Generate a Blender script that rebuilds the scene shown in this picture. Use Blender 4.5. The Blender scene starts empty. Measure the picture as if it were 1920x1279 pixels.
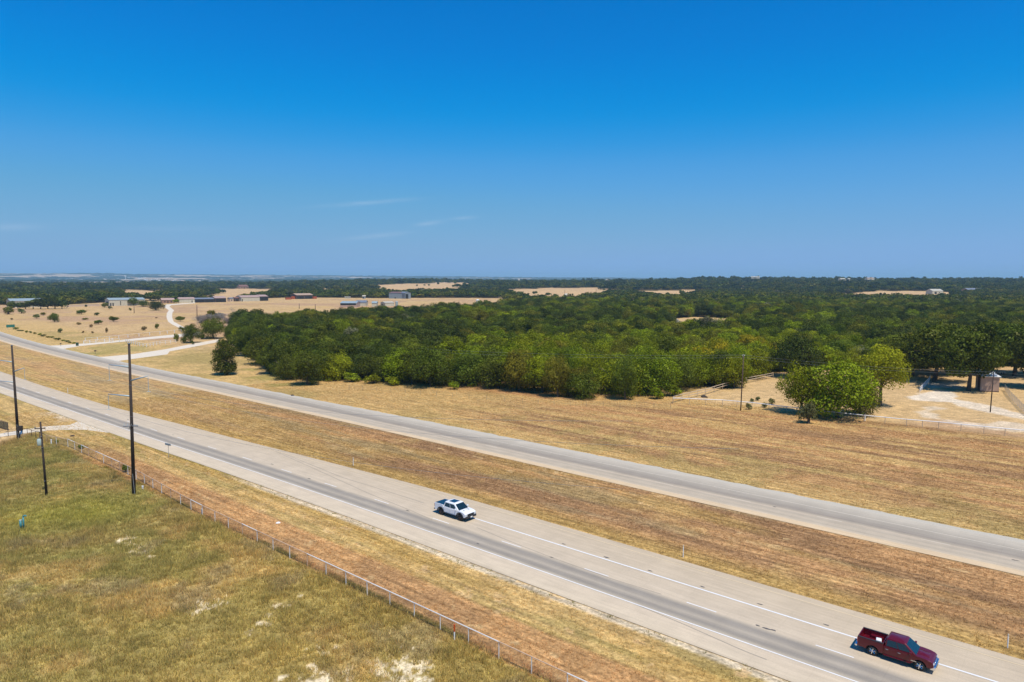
import bpy, bmesh, math, random
import numpy as np
from mathutils import Vector, Matrix

# ------------------------------------------------------------------ camera, sky, sun, exposure
F_PX, HZ, ROLL, CAM_H = 1280.0, 522.5, math.radians(0.15), 32.0
PITCH = math.atan((639.5 - HZ) / F_PX)
sc = bpy.context.scene
col = sc.collection
cd = bpy.data.cameras.new("camera"); cam = bpy.data.objects.new("camera", cd); col.objects.link(cam)
cd.sensor_width = 36.0; cd.lens = 24.0; cd.clip_start = 0.5; cd.clip_end = 80000.0
Rv = Vector((1, 0, 0)); Uv = Vector((0, math.sin(PITCH), math.cos(PITCH))); Fv = Vector((0, math.cos(PITCH), -math.sin(PITCH)))
Rc = (Rv + math.tan(ROLL) * Uv).normalized(); Uc = Rc.cross(Fv).normalized()
cam.matrix_world = Matrix.Translation((0, 0, CAM_H)) @ Matrix((Rc, Uc, -Fv)).transposed().to_4x4()
sc.camera = cam

SUN_VEC = Vector((0.26, -0.42, 1.0)).normalized()
SUN_EL = math.asin(SUN_VEC.z); SUN_AZ = math.atan2(SUN_VEC.x, SUN_VEC.y)
world = bpy.data.worlds.new("World"); sc.world = world; world.use_nodes = True
wt = world.node_tree; wt.nodes.clear()
def N(t, ty, **k):
    n = t.nodes.new(ty)
    for a, b in k.items():
        if a.startswith('i_'): n.inputs[a[2:].replace('_', ' ')].default_value = b
        else: setattr(n, a, b)
    return n
wo = N(wt, 'ShaderNodeOutputWorld'); bg = N(wt, 'ShaderNodeBackground'); sky = N(wt, 'ShaderNodeTexSky')
sky.sky_type = 'NISHITA'; sky.sun_disc = False; sky.sun_elevation = SUN_EL; sky.sun_rotation = SUN_AZ
sky.air_density = 1.0; sky.dust_density = 0.0; sky.ozone_density = 10.0; sky.altitude = 200
hs = N(wt, 'ShaderNodeHueSaturation'); hs.inputs['Saturation'].default_value = 1.28; hs.inputs['Value'].default_value = 1.0
gm = N(wt, 'ShaderNodeGamma'); gm.inputs['Gamma'].default_value = 1.0
hs.inputs['Saturation'].default_value = 1.3
wt.links.new(sky.outputs[0], hs.inputs['Color'])
# the deep polarised blue of the photograph: a tone curve on the sky's own colour
SKG = 0.115
def l8(v): v /= 255; return v / 12.92 if v <= .04045 else ((v + .055) / 1.055) ** 2.4
s0 = N(wt, 'ShaderNodeVectorMath', operation='SCALE'); s0.inputs['Scale'].default_value = SKG; wt.links.new(hs.outputs[0], s0.inputs[0])
rc = N(wt, 'ShaderNodeRGBCurve'); wt.links.new(s0.outputs[0], rc.inputs['Color'])
for ch, pts in enumerate((((33, 8), (45, 36), (75, 84), (137, 120), (216, 133)), ((105, 119), (128, 144), (136, 150), (157, 163), (197, 173), (232, 174)), ((181, 206), (203, 222), (215, 225), (224, 224), (235, 216)))):
    cv = rc.mapping.curves[ch]
    cv.points[-1].location = (1, l8(pts[-1][1]))
    for a_, b_ in pts: cv.points.new(l8(a_), l8(b_))
rc.mapping.update()
s1 = N(wt, 'ShaderNodeVectorMath', operation='SCALE'); s1.inputs['Scale'].default_value = 1 / SKG; wt.links.new(rc.outputs[0], s1.inputs[0])
# a few thin cirrus streaks low in the sky, set by direction on the sky dome
tc = N(wt, 'ShaderNodeTexCoord')
last = s1.outputs[0]
def wmath(op, a, b=None, c=None):
    n = N(wt, 'ShaderNodeMath', operation=op)
    for i, v in enumerate((a, b, c)):
        if v is None: continue
        if isinstance(v, (int, float)): n.inputs[i].default_value = v
        else: wt.links.new(v, n.inputs[i])
    return n.outputs[0]
sep = N(wt, 'ShaderNodeSeparateXYZ'); wt.links.new(tc.outputs['Generated'], sep.inputs[0])
az = wmath('ARCTAN2', sep.outputs[0], sep.outputs[1]); el = wmath('ARCSINE', sep.outputs[2])
wn = N(wt, 'ShaderNodeTexNoise'); wn.inputs['Scale'].default_value = 30; wn.inputs['Detail'].default_value = 4
wmp = N(wt, 'ShaderNodeMapping'); wmp.inputs['Scale'].default_value = (1, 1, 6); wt.links.new(tc.outputs['Generated'], wmp.inputs[0]); wt.links.new(wmp.outputs[0], wn.inputs[0])
def streak(px, py, lpx, hpx, slope, amt):
    global last
    a0 = math.atan((px - 960) / F_PX); e0 = math.atan((HZ - py) / F_PX * math.cos(a0))
    da = wmath('SUBTRACT', az, a0); de = wmath('SUBTRACT', wmath('SUBTRACT', el, e0), wmath('MULTIPLY', da, slope))
    q = wmath('ADD', wmath('POWER', wmath('ABSOLUTE', wmath('DIVIDE', da, lpx / F_PX)), 2), wmath('POWER', wmath('ABSOLUTE', wmath('DIVIDE', de, hpx / F_PX)), 2))
    m = wmath('MULTIPLY', wmath('EXPONENT', wmath('MULTIPLY', q, -1.0)), wmath('MULTIPLY', wn.outputs[0], amt))
    mx = N(wt, 'ShaderNodeMix', data_type='RGBA'); wt.links.new(m, mx.inputs[0]); wt.links.new(last, mx.inputs[6]); mx.inputs[7].default_value = (5.2, 6.2, 7.6, 1)
    last = mx.outputs[2]
for a in ((690, 384, 75, 3.5, .10, .34), (710, 444, 55, 4, .12, .32), (806, 421, 22, 3.5, .12, .42), (868, 411, 24, 3, .08, .26), (30, 430, 40, 5, .06, .26), (340, 432, 90, 5, .03, .10)): streak(*a)
wt.links.new(last, gm.inputs[0]); wt.links.new(gm.outputs[0], bg.inputs[0]); bg.inputs[1].default_value = 0.115
wt.links.new(bg.outputs[0], wo.inputs[0])
sl = bpy.data.lights.new("sun", 'SUN'); sl.energy = 4.8; sl.angle = math.radians(0.53); sl.color = (1.0, 0.93, 0.80)
sun = bpy.data.objects.new("sun", sl); col.objects.link(sun); sun.rotation_euler = (-SUN_VEC).to_track_quat('-Z', 'Y').to_euler(); sun.location = (0, -200, 400)
sc.view_settings.view_transform = 'Standard'; sc.view_settings.look = 'None'; sc.view_settings.exposure = 0.0; sc.view_settings.gamma = 1.0
sc.cycles.max_bounces = 6; sc.cycles.diffuse_bounces = 2; sc.cycles.transparent_max_bounces = 8; sc.cycles.volume_bounces = 0

rng = np.random.default_rng(7); random.seed(7)

# ------------------------------------------------------------------ the lie of the land
def sm(a, b, x):
    t = np.clip((x - a) / (b - a), 0, 1); return t * t * (3 - 2 * t)
def hsh(ix, iy, seed):
    n = (ix.astype(np.int64) * 374761393 + iy.astype(np.int64) * 668265263 + seed * 1442695041) & 0x7fffffff
    n = ((n ^ (n >> 13)) * 1274126177) & 0x7fffffff
    return ((n ^ (n >> 16)) & 0xffff) / 65535.0
def vnoise(x, y, seed=0):
    x = np.asarray(x, float); y = np.asarray(y, float)
    ix = np.floor(x); iy = np.floor(y); fx = x - ix; fy = y - iy
    fx = fx * fx * (3 - 2 * fx); fy = fy * fy * (3 - 2 * fy)
    a = hsh(ix, iy, seed); b = hsh(ix + 1, iy, seed); c = hsh(ix, iy + 1, seed); d = hsh(ix + 1, iy + 1, seed)
    return (a * (1 - fx) + b * fx) * (1 - fy) + (c * (1 - fx) + d * fx) * fy
def fbm(x, y, seed=0, o=4):
    s = 0; a = .5; t = 0
    for i in range(o):
        s = s + a * vnoise(x * 2 ** i + 17.3 * i, y * 2 ** i - 9.1 * i, seed + i); t += a; a *= .5
    return s / t
def height(x, y):
    x = np.asarray(x, float); y = np.asarray(y, float)
    D = np.hypot(x, y); a = np.where(y > 1, x / np.maximum(y, 1), np.sign(x) * 2)
    A = 13.5 * sm(-.42, -.2, a) + 9.0 * sm(.02, .3, a)
    z = A * sm(1250, 2700, D) - A * .45 * sm(3200, 5000, D)
    z = z + (fbm(x / 420, y / 420, 3, 3) - .5) * 15 * sm(1100, 2400, D)
    z = z + np.clip(50 - 78 * a, 22, 96) * sm(8500, 14500, D) * (.8 + .4 * fbm(x / 1600, y / 1600, 5, 3))
    return z
def ray(px, py):
    u = px - 960.0; v = 639.5 - py + u * math.tan(ROLL)
    return np.array((u, F_PX * math.cos(PITCH) + v * math.sin(PITCH), -F_PX * math.sin(PITCH) + v * math.cos(PITCH)))
TS = np.geomspace(20, 19000, 900)
def at(px, py):
    """the ground point that the photograph shows at this pixel"""
    d = ray(px, py); dh = math.hypot(d[0], d[1])
    x = d[0] / dh * TS; y = d[1] / dh * TS; z = CAM_H + d[2] / dh * TS
    f = z - height(x, y); i = np.where(f < 0)[0]
    if len(i) == 0: t = 15500.0
    else:
        i = max(i[0], 1); t = TS[i - 1] + (TS[i] - TS[i - 1]) * f[i - 1] / (f[i - 1] - f[i])
    X, Y = d[0] / dh * t, d[1] / dh * t
    return (float(X), float(Y), float(height(X, Y)))
def zat(px, py, y):
    d = ray(px, py); return CAM_H + d[2] * y / d[1]
def P2(pts): return np.array([at(*p)[:2] for p in pts])

# road frame: s along the highway, o across it
A0 = np.array((-9.884, 83.502)); DD = np.array((0.76273, -0.64672)); NN = np.array((0.64672, 0.76273))
YAW = math.atan2(DD[1], DD[0])
def so2w(s, o): return A0[0] + DD[0] * s + NN[0] * o, A0[1] + DD[1] * s + NN[1] * o
def w2so(x, y): return (x - A0[0]) * DD[0] + (y - A0[1]) * DD[1], (x - A0[0]) * NN[0] + (y - A0[1]) * NN[1]
SG = np.arange(-1400, 901, 2.0)
def smooth_tab(xs, ys, w=25):
    t = np.interp(SG, xs, ys); k = np.hanning(w); k /= k.sum()
    return np.convolve(np.pad(t, w // 2, mode='edge'), k, 'valid')
T_NL = smooth_tab([-1400, -700, -500, -416, -353, -300, -247, -181, -124, -80, -50, -20, 0, 900], [170, 42, 15, 5.5, 1.0, -1.5, -3.2, -3.2, -2.2, -1.6, -.6, -.1, 0, 0], 21)
T_NW = smooth_tab([-1400, -227, -150, -122, -95, -85, -60, -34, -17, 0, 900], [9.2, 9.2, 8.2, 8.2, 9.5, 10, 10.6, 11.6, 12.3, 12.6, 12.7], 9)
T_F0 = smooth_tab([-1400, -700, -500, -416, -353, -300, -240, -184, -124, -60, 900], [205, 77, 50, 41.5, 36.6, 34.0, 32.4, 31.8, 32.5, 33.0, 33.0], 21)
T_FW = smooth_tab([-1400, -200, -100, -60, 900], [9.5, 11.5, 12.2, 12.8, 13.4], 9)
nl = lambda s: np.interp(s, SG, T_NL); nw = lambda s: np.interp(s, SG, T_NW)
f0 = lambda s: np.interp(s, SG, T_F0); fw = lambda s: np.interp(s, SG, T_FW)

# ------------------------------------------------------------------ helpers
def lin(c):
    return tuple((v / 255 / 12.92 if v / 255 <= .04045 else ((v / 255 + .055) / 1.055) ** 2.4) for v in c)
KA = (1.42, 1.52, 1.78)   # sunlit colour over base colour
def alb(r, g, b): return tuple(min(.85, v / k) for v, k in zip(lin((r, g, b)), KA))
def tag(o, label=None, cat=None, group=None, kind=None):
    if label: o['label'] = label
    if cat: o['category'] = cat
    if group: o['group'] = group
    if kind: o['kind'] = kind
    return o
def empty(name, loc, rz=0.0):
    o = bpy.data.objects.new(name, None); o.empty_display_size = .5; col.objects.link(o); o.location = loc; o.rotation_euler = (0, 0, rz); return o
class MB:
    def __init__(s): s.v = []; s.f = []
    def add(s, vs, fs):
        b = len(s.v); s.v += [tuple(v) for v in vs]; s.f += [tuple(i + b for i in f) for f in fs]; return s
    def box(s, c, d, rz=0, taper=1.0):
        hx, hy, hz = d[0] / 2, d[1] / 2, d[2] / 2; cr, sr = math.cos(rz), math.sin(rz); vs = []
        for z, t in ((-hz, 1), (hz, taper)):
            for x, y in ((-hx, -hy), (hx, -hy), (hx, hy), (-hx, hy)):
                x *= t; y *= t; vs.append((c[0] + x * cr - y * sr, c[1] + x * sr + y * cr, c[2] + z))
        return s.add(vs, [(3, 2, 1, 0), (4, 5, 6, 7), (0, 1, 5, 4), (1, 2, 6, 5), (2, 3, 7, 6), (3, 0, 4, 7)])
    def tube(s, p0, p1, r0, r1=None, n=8, cap=True):
        r1 = r0 if r1 is None else r1; p0 = Vector(p0); p1 = Vector(p1); d = (p1 - p0)
        if d.length < 1e-6: return s
        q = d.to_track_quat('Z', 'Y'); vs = []
        for p, r in ((p0, r0), (p1, r1)):
            for i in range(n):
                a = 2 * math.pi * i / n; vs.append(p + q @ Vector((math.cos(a) * r, math.sin(a) * r, 0)))
        fs = [(i, (i + 1) % n, n + (i + 1) % n, n + i) for i in range(n)]
        if cap: fs += [tuple(range(n - 1, -1, -1)), tuple(range(n, 2 * n))]
        return s.add(vs, fs)
    def path(s, pts, r, n=6):
        for a, b in zip(pts[:-1], pts[1:]): s.tube(a, b, r, r, n)
        return s
    def prism(s, prof, y0, y1):
        """extrude an (x,z) outline along y"""
        n = len(prof); vs = [(x, y0, z) for x, z in prof] + [(x, y1, z) for x, z in prof]
        return s.add(vs, [tuple(range(n)), tuple(range(2 * n - 1, n - 1, -1))] + [(i, n + i, n + (i + 1) % n, (i + 1) % n) for i in range(n)])
    def lathe(s, prof, c, axis='Y', n=20):
        vs = []
        for r, h in prof:
            for i in range(n):
                a = 2 * math.pi * i / n; u, w = math.cos(a) * r, math.sin(a) * r
                vs.append((c[0] + u, c[1] + h, c[2] + w) if axis == 'Y' else (c[0] + u, c[1] + w, c[2] + h))
        m = len(prof); fs = [(j * n + i, j * n + (i + 1) % n, (j + 1) * n + (i + 1) % n, (j + 1) * n + i) for j in range(m - 1) for i in range(n)]
        return s.add(vs, fs)
    def build(s, name, mat, parent=None, bevel=0, smooth=False):
        me = bpy.data.meshes.new(name); me.from_pydata(s.v, [], s.f)
        bm = bmesh.new(); bm.from_mesh(me); bmesh.ops.recalc_face_normals(bm, faces=bm.faces); bm.to_mesh(me); bm.free()
        me.materials.append(mat); o = bpy.data.objects.new(name, me); col.objects.link(o)
        if parent: o.parent = parent
        if bevel:
            m = o.modifiers.new('bevel', 'BEVEL'); m.width = bevel; m.segments = 3; m.limit_method = 'ANGLE'; m.angle_limit = math.radians(35)
        if smooth or bevel:
            for p in me.polygons: p.use_smooth = True
            if bevel: me.set_sharp_from_angle(angle=math.radians(40))
        return o
def np_mesh(name, V, quads=None, tris=None, cols=None, mat=None):
    me = bpy.data.meshes.new(name); me.vertices.add(len(V)); me.vertices.foreach_set('co', np.ascontiguousarray(V, np.float32).ravel())
    k = 4 if quads is not None else 3; Q = quads if quads is not None else tris
    me.loops.add(len(Q) * k); me.loops.foreach_set('vertex_index', np.ascontiguousarray(Q, np.int32).ravel())
    me.polygons.add(len(Q)); me.polygons.foreach_set('loop_start', np.arange(0, len(Q) * k, k, dtype=np.int32)); me.polygons.foreach_set('loop_total', np.full(len(Q), k, np.int32))
    me.update(calc_edges=True)
    for nm, (ty, arr) in (cols or {}).items():
        a = me.attributes.new(nm, ty, 'POINT'); a.data.foreach_set('color' if ty == 'FLOAT_COLOR' else 'value', np.ascontiguousarray(arr, np.float32).ravel())
    if mat: me.materials.append(mat)
    return me
def new_mat(name):
    m = bpy.data.materials.new(name); m.use_nodes = True; t = m.node_tree; b = t.nodes['Principled BSDF']; return m, t, b
MATS = {}
def mat(name, c, rough=.6, metal=0, noise=.12, scale=3.0, coat=0, spec=.5):
    if name in MATS: return MATS[name]
    m, t, b = new_mat(name); b.inputs['Roughness'].default_value = rough; b.inputs['Metallic'].default_value = metal
    b.inputs['Coat Weight'].default_value = coat; b.inputs['Specular IOR Level'].default_value = spec
    if noise:
        tcn = N(t, 'ShaderNodeTexCoord'); nz = N(t, 'ShaderNodeTexNoise'); nz.inputs['Scale'].default_value = scale; nz.inputs['Detail'].default_value = 5
        t.links.new(tcn.outputs['Object'], nz.inputs[0]); mr = N(t, 'ShaderNodeMapRange'); mr.inputs[3].default_value = 1 - noise * 1.6; mr.inputs[4].default_value = 1 + noise * 1.6
        t.links.new(nz.outputs[0], mr.inputs[0]); mx = N(t, 'ShaderNodeVectorMath', operation='SCALE'); mx.inputs[0].default_value = c[:3]
        t.links.new(mr.outputs[0], mx.inputs['Scale']); t.links.new(mx.outputs[0], b.inputs['Base Color'])
    else: b.inputs['Base Color'].default_value = (*c[:3], 1)
    MATS[name] = m; return m
def metal_sheet(name, c, ribs=2.2, rough=.45):
    if name in MATS: return MATS[name]
    m, t, b = new_mat(name); tcn = N(t, 'ShaderNodeTexCoord'); wv = N(t, 'ShaderNodeTexWave'); wv.inputs['Scale'].default_value = ribs; wv.bands_direction = 'X'
    nz = N(t, 'ShaderNodeTexNoise'); nz.inputs['Scale'].default_value = .5; t.links.new(tcn.outputs['Object'], wv.inputs[0]); t.links.new(tcn.outputs['Object'], nz.inputs[0])
    a = N(t, 'ShaderNodeMath', operation='MULTIPLY_ADD'); t.links.new(wv.outputs['Fac'], a.inputs[0]); a.inputs[1].default_value = .12; t.links.new(nz.outputs[0], a.inputs[2])
    mr = N(t, 'ShaderNodeMapRange'); mr.inputs[1].default_value = .3; mr.inputs[2].default_value = .85; mr.inputs[3].default_value = .82; mr.inputs[4].default_value = 1.1; t.links.new(a.outputs[0], mr.inputs[0])
    mx = N(t, 'ShaderNodeVectorMath', operation='SCALE'); mx.inputs[0].default_value = c[:3]; t.links.new(mr.outputs[0], mx.inputs['Scale']); t.links.new(mx.outputs[0], b.inputs['Base Color'])
    b.inputs['Roughness'].default_value = rough; MATS[name] = m; return m

# ------------------------------------------------------------------ ground colour by place
def seg_dist(x, y, poly):
    d = np.full(x.shape, 1e9); ins = np.zeros(x.shape, bool); n = len(poly)
    for i in range(n):
        x0, y0 = poly[i]; x1, y1 = poly[(i + 1) % n]; ex, ey = x1 - x0, y1 - y0; L = ex * ex + ey * ey + 1e-9
        t = np.clip(((x - x0) * ex + (y - y0) * ey) / L, 0, 1); d = np.minimum(d, np.hypot(x - x0 - t * ex, y - y0 - t * ey))
        c = ((y0 > y) != (y1 > y)) & (x < ex * (y - y0) / (ey if abs(ey) > 1e-9 else 1e-9) + x0); ins ^= c
    return np.where(ins, d, -d)
def inside(x, y, poly):
    out = np.zeros(x.shape, bool); bx0, by0 = poly.min(0); bx1, by1 = poly.max(0); m = (x >= bx0) & (x <= bx1) & (y >= by0) & (y <= by1)
    if m.any(): out[m] = seg_dist(x[m], y[m], poly) > 0
    return out
C = dict(pasture=alb(202, 174, 132), pasture_pink=alb(188, 158, 128), mown=alb(184, 149, 106), straw=alb(202, 173, 120), rust=alb(194, 154, 110), brown=alb(158, 126, 94),
         olive=alb(162, 147, 96), green=alb(152, 147, 90), golden=alb(184, 156, 98), grey=alb(156, 142, 112), field=alb(206, 176, 136), litter=alb(104, 88, 52), sand=alb(204, 176, 134),
         gravel=alb(226, 216, 204), white=alb(230, 218, 192), farfield=alb(206, 182, 156), fargreen=(.035, .055, .022), weeds_and_shade=alb(140, 138, 60))
C = {k: np.array(v) for k, v in C.items()}

# the places the trees stand on (their feet), then the open fields left in them
W_MAIN = [(436, 640), (447, 660), (470, 672), (500, 690), (520, 702), (550, 716), (600, 712), (660, 711), (700, 716), (760, 722), (830, 727), (900, 728), (950, 736), (1020, 743), (1080, 749), (1150, 752), (1235, 748), (1262, 741), (1310, 731),
          (1385, 728), (1405, 712), (1450, 700), (1500, 694), (1600, 694), (1690, 694), (1750, 690), (1850, 688), (2080, 688), (2080, 560), (1500, 560), (1150, 566), (1000, 574), (880, 588), (800, 594), (700, 598), (640, 606), (560, 610), (470, 612), (436, 622)]
HOLES_MAIN = [[(1246, 600), (1300, 594), (1385, 598), (1400, 610), (1352, 634), (1262, 636)], [(872, 603), (892, 602), (893, 612), (870, 616)]]
# open fields beyond: (pixels of the ground outline, the near side already drawn down to the feet of the trees before it)
FIELDS = [[(690, 537), (860, 530), (905, 533), (870, 541), (820, 548), (760, 552), (715, 552), (700, 546)],
          [(955, 544), (1010, 540), (1100, 539), (1148, 541), (1135, 552), (1110, 566), (1060, 570), (1000, 566), (960, 556)],
          [(1180, 546), (1240, 544), (1320, 543), (1322, 550), (1290, 562), (1240, 560), (1190, 556)],
          [(1375, 536), (1392, 535), (1392, 541), (1376, 542)],
          [(1540, 551), (1660, 546), (1745, 546), (1800, 548), (1800, 555), (1740, 564), (1640, 562), (1580, 560), (1545, 556)],
          [(1605, 529), (1640, 528), (1640, 533), (1606, 534)],
          [(76, 551), (124, 549), (126, 558), (110, 566), (78, 562)], [(152, 550), (172, 549), (174, 562), (154, 564)], [(205, 547), (240, 546), (275, 545), (330, 543), (332, 552), (280, 562), (214, 560)],
          [(388, 543), (460, 540), (528, 542), (530, 552), (480, 560), (400, 562)], [(594, 539), (640, 539), (640, 549), (600, 550)]]
FIELDS = [P2(f) for f in FIELDS]
WM = P2(W_MAIN); HM = [P2(h) for h in HOLES_MAIN]
PASTURE = P2([(-60, 600), (-60, 574), (0, 572), (130, 571), (200, 567), (320, 563), (420, 560), (470, 560), (540, 558), (600, 558), (700, 559), (850, 558.5), (940, 559), (960, 566), (880, 582), (800, 594), (700, 600), (560, 612), (470, 614), (440, 640), (420, 700), (-60, 700)])
NEARX = P2([(436, 640), (447, 660), (470, 672), (500, 690), (520, 702), (550, 716)])
def far_open(x, y, D):
    a = fbm(x / 900, y / 520, 21, 3) - .5 + .1 * sm(-.25, -.6, x / np.maximum(y, 1))
    return (D > 3300) & (a > .055 + .05 * (x / np.maximum(y, 1) > -.1))
def wood_mask(x, y):
    D = np.hypot(x, y)
    w = inside(x, y, WM); wob = fbm(x / 23, y / 23, 33, 3) - .5; k = (D > 480) & (D < 900)
    if k.any(): w[k] = seg_dist(x[k], y[k], WM) + wob[k] * 46 > 0
    for h in HM: w &= ~inside(x, y, h)
    a = x / np.maximum(y, 1)
    far = (D > 880) & ~inside(x, y, PASTURE) & (y > 0)
    w = w | far
    for f in FIELDS:
        bx0, by0 = f.min(0) - 90; bx1, by1 = f.max(0) + 90; k = (x > bx0) & (x < bx1) & (y > by0) & (y < by1)
        if k.any(): w[k] &= ~(seg_dist(x[k], y[k], f) + (fbm(x[k] / 55, y[k] / 55, 34, 3) - .5) * 110 > 0)
    w &= ~far_open(x, y, D)
    # thin patches inside the far woods
    w &= ~((D > 1200) & (fbm(x / 160, y / 160, 31, 3) > .68))
    return w
def ground_cover(x, y):
    D = np.hypot(x, y); s, o = w2so(x, y); n1 = fbm(x / 30, y / 30, 40, 4); n2 = fbm(x / 7, y / 7, 44, 4); n3 = fbm(s / 26, o / 2.4, 47, 4)
    n4 = fbm(s / 60, o / 5.0, 52, 3); nb = fbm(x / 60, y / 60, 56, 3)
    def mix(c, col2, m): return c * (1 - m[:, None]) + col2 * m[:, None]
    c = np.tile(C['pasture'], (len(x), 1)); streakw = np.zeros(len(x))
    c = mix(c, C['pasture_pink'], sm(.42, .62, nb)); c = mix(c, C['straw'], .6 * sm(.52, .68, n1)); c = mix(c, C['brown'], .35 * sm(.5, .7, n2))
    # beyond 3.5 km: fields and distant woods
    ff = sm(1800, 3000, D); c = mix(c, C['farfield'], ff * .8)
    wm = wood_mask(x, y).astype(float)
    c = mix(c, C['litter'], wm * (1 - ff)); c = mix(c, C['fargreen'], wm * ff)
    for f in FIELDS:
        m = (inside(x, y, f) & (wm < .5)).astype(float); c = mix(c, C['field'], m); c = mix(c, C['pasture_pink'], m * .4 * sm(.5, .65, n1))
    for h in HM: m = inside(x, y, h).astype(float); c = mix(c, C['sand'], m)
    # right of way beyond the far road
    near = sm(700, 520, D)
    of = f0(s) + fw(s)
    edge = 108 + 6 * np.sin(s / 40); m = (sm(of - 1, of + .2, o) * sm(edge + 3, edge - 3, o) * sm(-120, -80, s)) * near
    c = mix(c, C['mown'], m); streakw = np.maximum(streakw, m)
    c = mix(c, C['brown'], m * sm(.42, .6, n3) * .85); c = mix(c, C['rust'], m * sm(.5, .62, n4) * .7); c = mix(c, C['straw'], m * sm(.52, .66, fbm(s / 18, o / 1.6, 60, 4)) * .8)
    c = mix(c, C['straw'], m * sm(of + 9, of + 2, o) * .85); c = mix(c, C['olive'], m * sm(of + 34, of + 10, o) * sm(.5, .62, n2) * .45)
    m2 = sm(-25, -75, s) * sm(of - 1, of + .2, o) * sm(of + 42, of + 34, o) * near; c = mix(c, C['straw'], m2 * .75); c = mix(c, C['olive'], m2 * sm(.45, .6, n1) * .6)
    m2 = sm(of - 1, of + .2, o) * sm(140, 112, o) * sm(edge - 8, edge, o) * sm(-150, -90, s) * sm(40, -10, s); c = mix(c, C['straw'], m2 * .8)
    # verge between the two drives and along the left of the far road
    m = sm(of - 1, of + .2, o) * sm(of + 17, of + 12, o) * sm(-100, -140, s) * near; c = mix(c, C['straw'], m * .8); c = mix(c, C['golden'], m * .5 * sm(.45, .6, n2))
    # median
    i0 = nl(s) + nw(s); i1 = f0(s); m = sm(i0 - .2, i0 + .2, o) * sm(i1 + .2, i1 - .2, o)
    b = np.tile(C['brown'], (len(x), 1)) * (1.0 + .25 * (n3 - .5))[:, None]; b = mix(b, C['straw'], sm(-30, -130, s) * .55); b = mix(b, C['golden'], sm(.48, .62, n4) * .55)
    b = mix(b, C['rust'], sm(.5, .64, n3) * .55); b = mix(b, C['straw'], sm(.58, .7, n2) * .4); b = mix(b, C['grey'], sm(.58, .7, fbm(s / 22, o / 3, 71, 3)) * .45)
    b = mix(b, C['golden'], sm(i0 + 6, i0 + 1, o) * .8)
    b = mix(b, C['sand'], sm(.70, .76, fbm(s / 5, o / 1.6, 73, 4)) * .9 * sm(-70, -20, s) * sm(i1 - 12, i1 - 7, o))
    c = mix(c, 0, m) + b * m[:, None]; streakw = np.maximum(streakw, m)
    # strip between the near road and the pipe fence
    e0 = nl(s) - 3.4; m = sm(e0 + .2, e0 - .2, o) * sm(-16.3, -15.9, o)
    b = np.tile(C['straw'], (len(x), 1)); b = mix(b, C['golden'], sm(.42, .58, n3) * .9); b = mix(b, C['olive'], sm(.5, .64, fbm(s / 14, o / 1.8, 75, 4)) * .7)
    b = mix(b, C['rust'], sm(-9.3 - 1.5 * (n1 - .5), -10.4, o) * .95 * sm(-90, -60, s)); b = mix(b, C['brown'], sm(-9, -11, o) * sm(.5, .62, n2) * .5)
    b = mix(b, C['straw'], np.exp(-((o + 9.1) / .5) ** 2) * .8); b = mix(b, C['gravel'], sm(e0 - 1.25, e0 - .8, o + .5 * (n2 - .5)) * sm(-48, -30, s) * .62)
    b = mix(b, C['weeds_and_shade'], sm(e0 - .5, e0 - .2, o) * sm(-30, -50, s) * .7); b = mix(b, C['weeds_and_shade'] * .6, np.exp(-((o + 15.6) / .45) ** 2) * sm(.38, .6, n2) * .9); b = mix(b, C['sand'], sm(.7, .78, fbm(s / 2.2, o / 1.2, 77, 4)) * .8)  # dark band at the fence foot: grass and mesh shadow painted into the ground
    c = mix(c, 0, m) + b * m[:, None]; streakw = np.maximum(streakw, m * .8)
    # rough field left of the fence
    m = sm(-15.9, -16.3, o) * sm(-104 - 0.8 * (o + 16), -99 - .8 * (o + 16), s)
    b = np.tile(C['olive'], (len(x), 1)); b = mix(b, np.array(alb(172, 154, 94)), sm(-75, 5, s + .35 * o + 60 * (n1 - .5)) * .85); b = mix(b, C['green'], sm(.44, .62, fbm(x / 9, y / 9, 80, 4)) * sm(15, -50, s + .4 * o) * .75); b = mix(b, C['straw'], sm(.5, .66, fbm(x / 6, y / 6, 82, 4)) * .45)
    b = mix(b, C['grey'], sm(.58, .72, fbm(x / 4, y / 4, 84, 4)) * .5); b = b * (.78 + .5 * fbm(x / 1.5, y / 1.5, 86, 3))[:, None]; b = mix(b, np.array(alb(172, 168, 74)), np.exp(-((x + 62) ** 2 / 60 + (y - 90) ** 2 / 30)) * .85)
    b = mix(b, C['white'], bare(x, y)); c = mix(c, 0, m) + b * m[:, None]
    for pl, cc, w, ff_ in PAINT:
        bx0, by0 = pl.min(0) - 8; bx1, by1 = pl.max(0) + 8; k = (x > bx0) & (x < bx1) & (y > by0) & (y < by1)
        if k.any():
            d = seg_dist(x[k], y[k], pl) + ff_ * 3.0 * (n2[k] - .5) * 2; mm = sm(-ff_ / 2, ff_ / 2, d) * w; c[k] = mix(c[k], C[cc], mm)
    return c, streakw
BARE = [P2(p) for p in ([(232, 1010), (245, 1008), (262, 1024), (283, 1036), (278, 1042), (255, 1030)], [(372, 1136), (388, 1122), (412, 1124), (410, 1136), (385, 1142), (352, 1158)],
                        [(712, 1238), (740, 1245), (760, 1228), (790, 1240), (800, 1290), (716, 1290)], [(552, 1268), (580, 1262), (590, 1250), (600, 1268), (640, 1266), (640, 1295), (560, 1295)],
                        [(470, 1192), (500, 1160), (520, 1140), (548, 1126), (545, 1132), (512, 1158), (488, 1185)], [(592, 1222), (618, 1214), (620, 1222), (596, 1230)], [(515, 1010), (545, 1020), (580, 1045), (560, 1045), (530, 1030)])]
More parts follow.
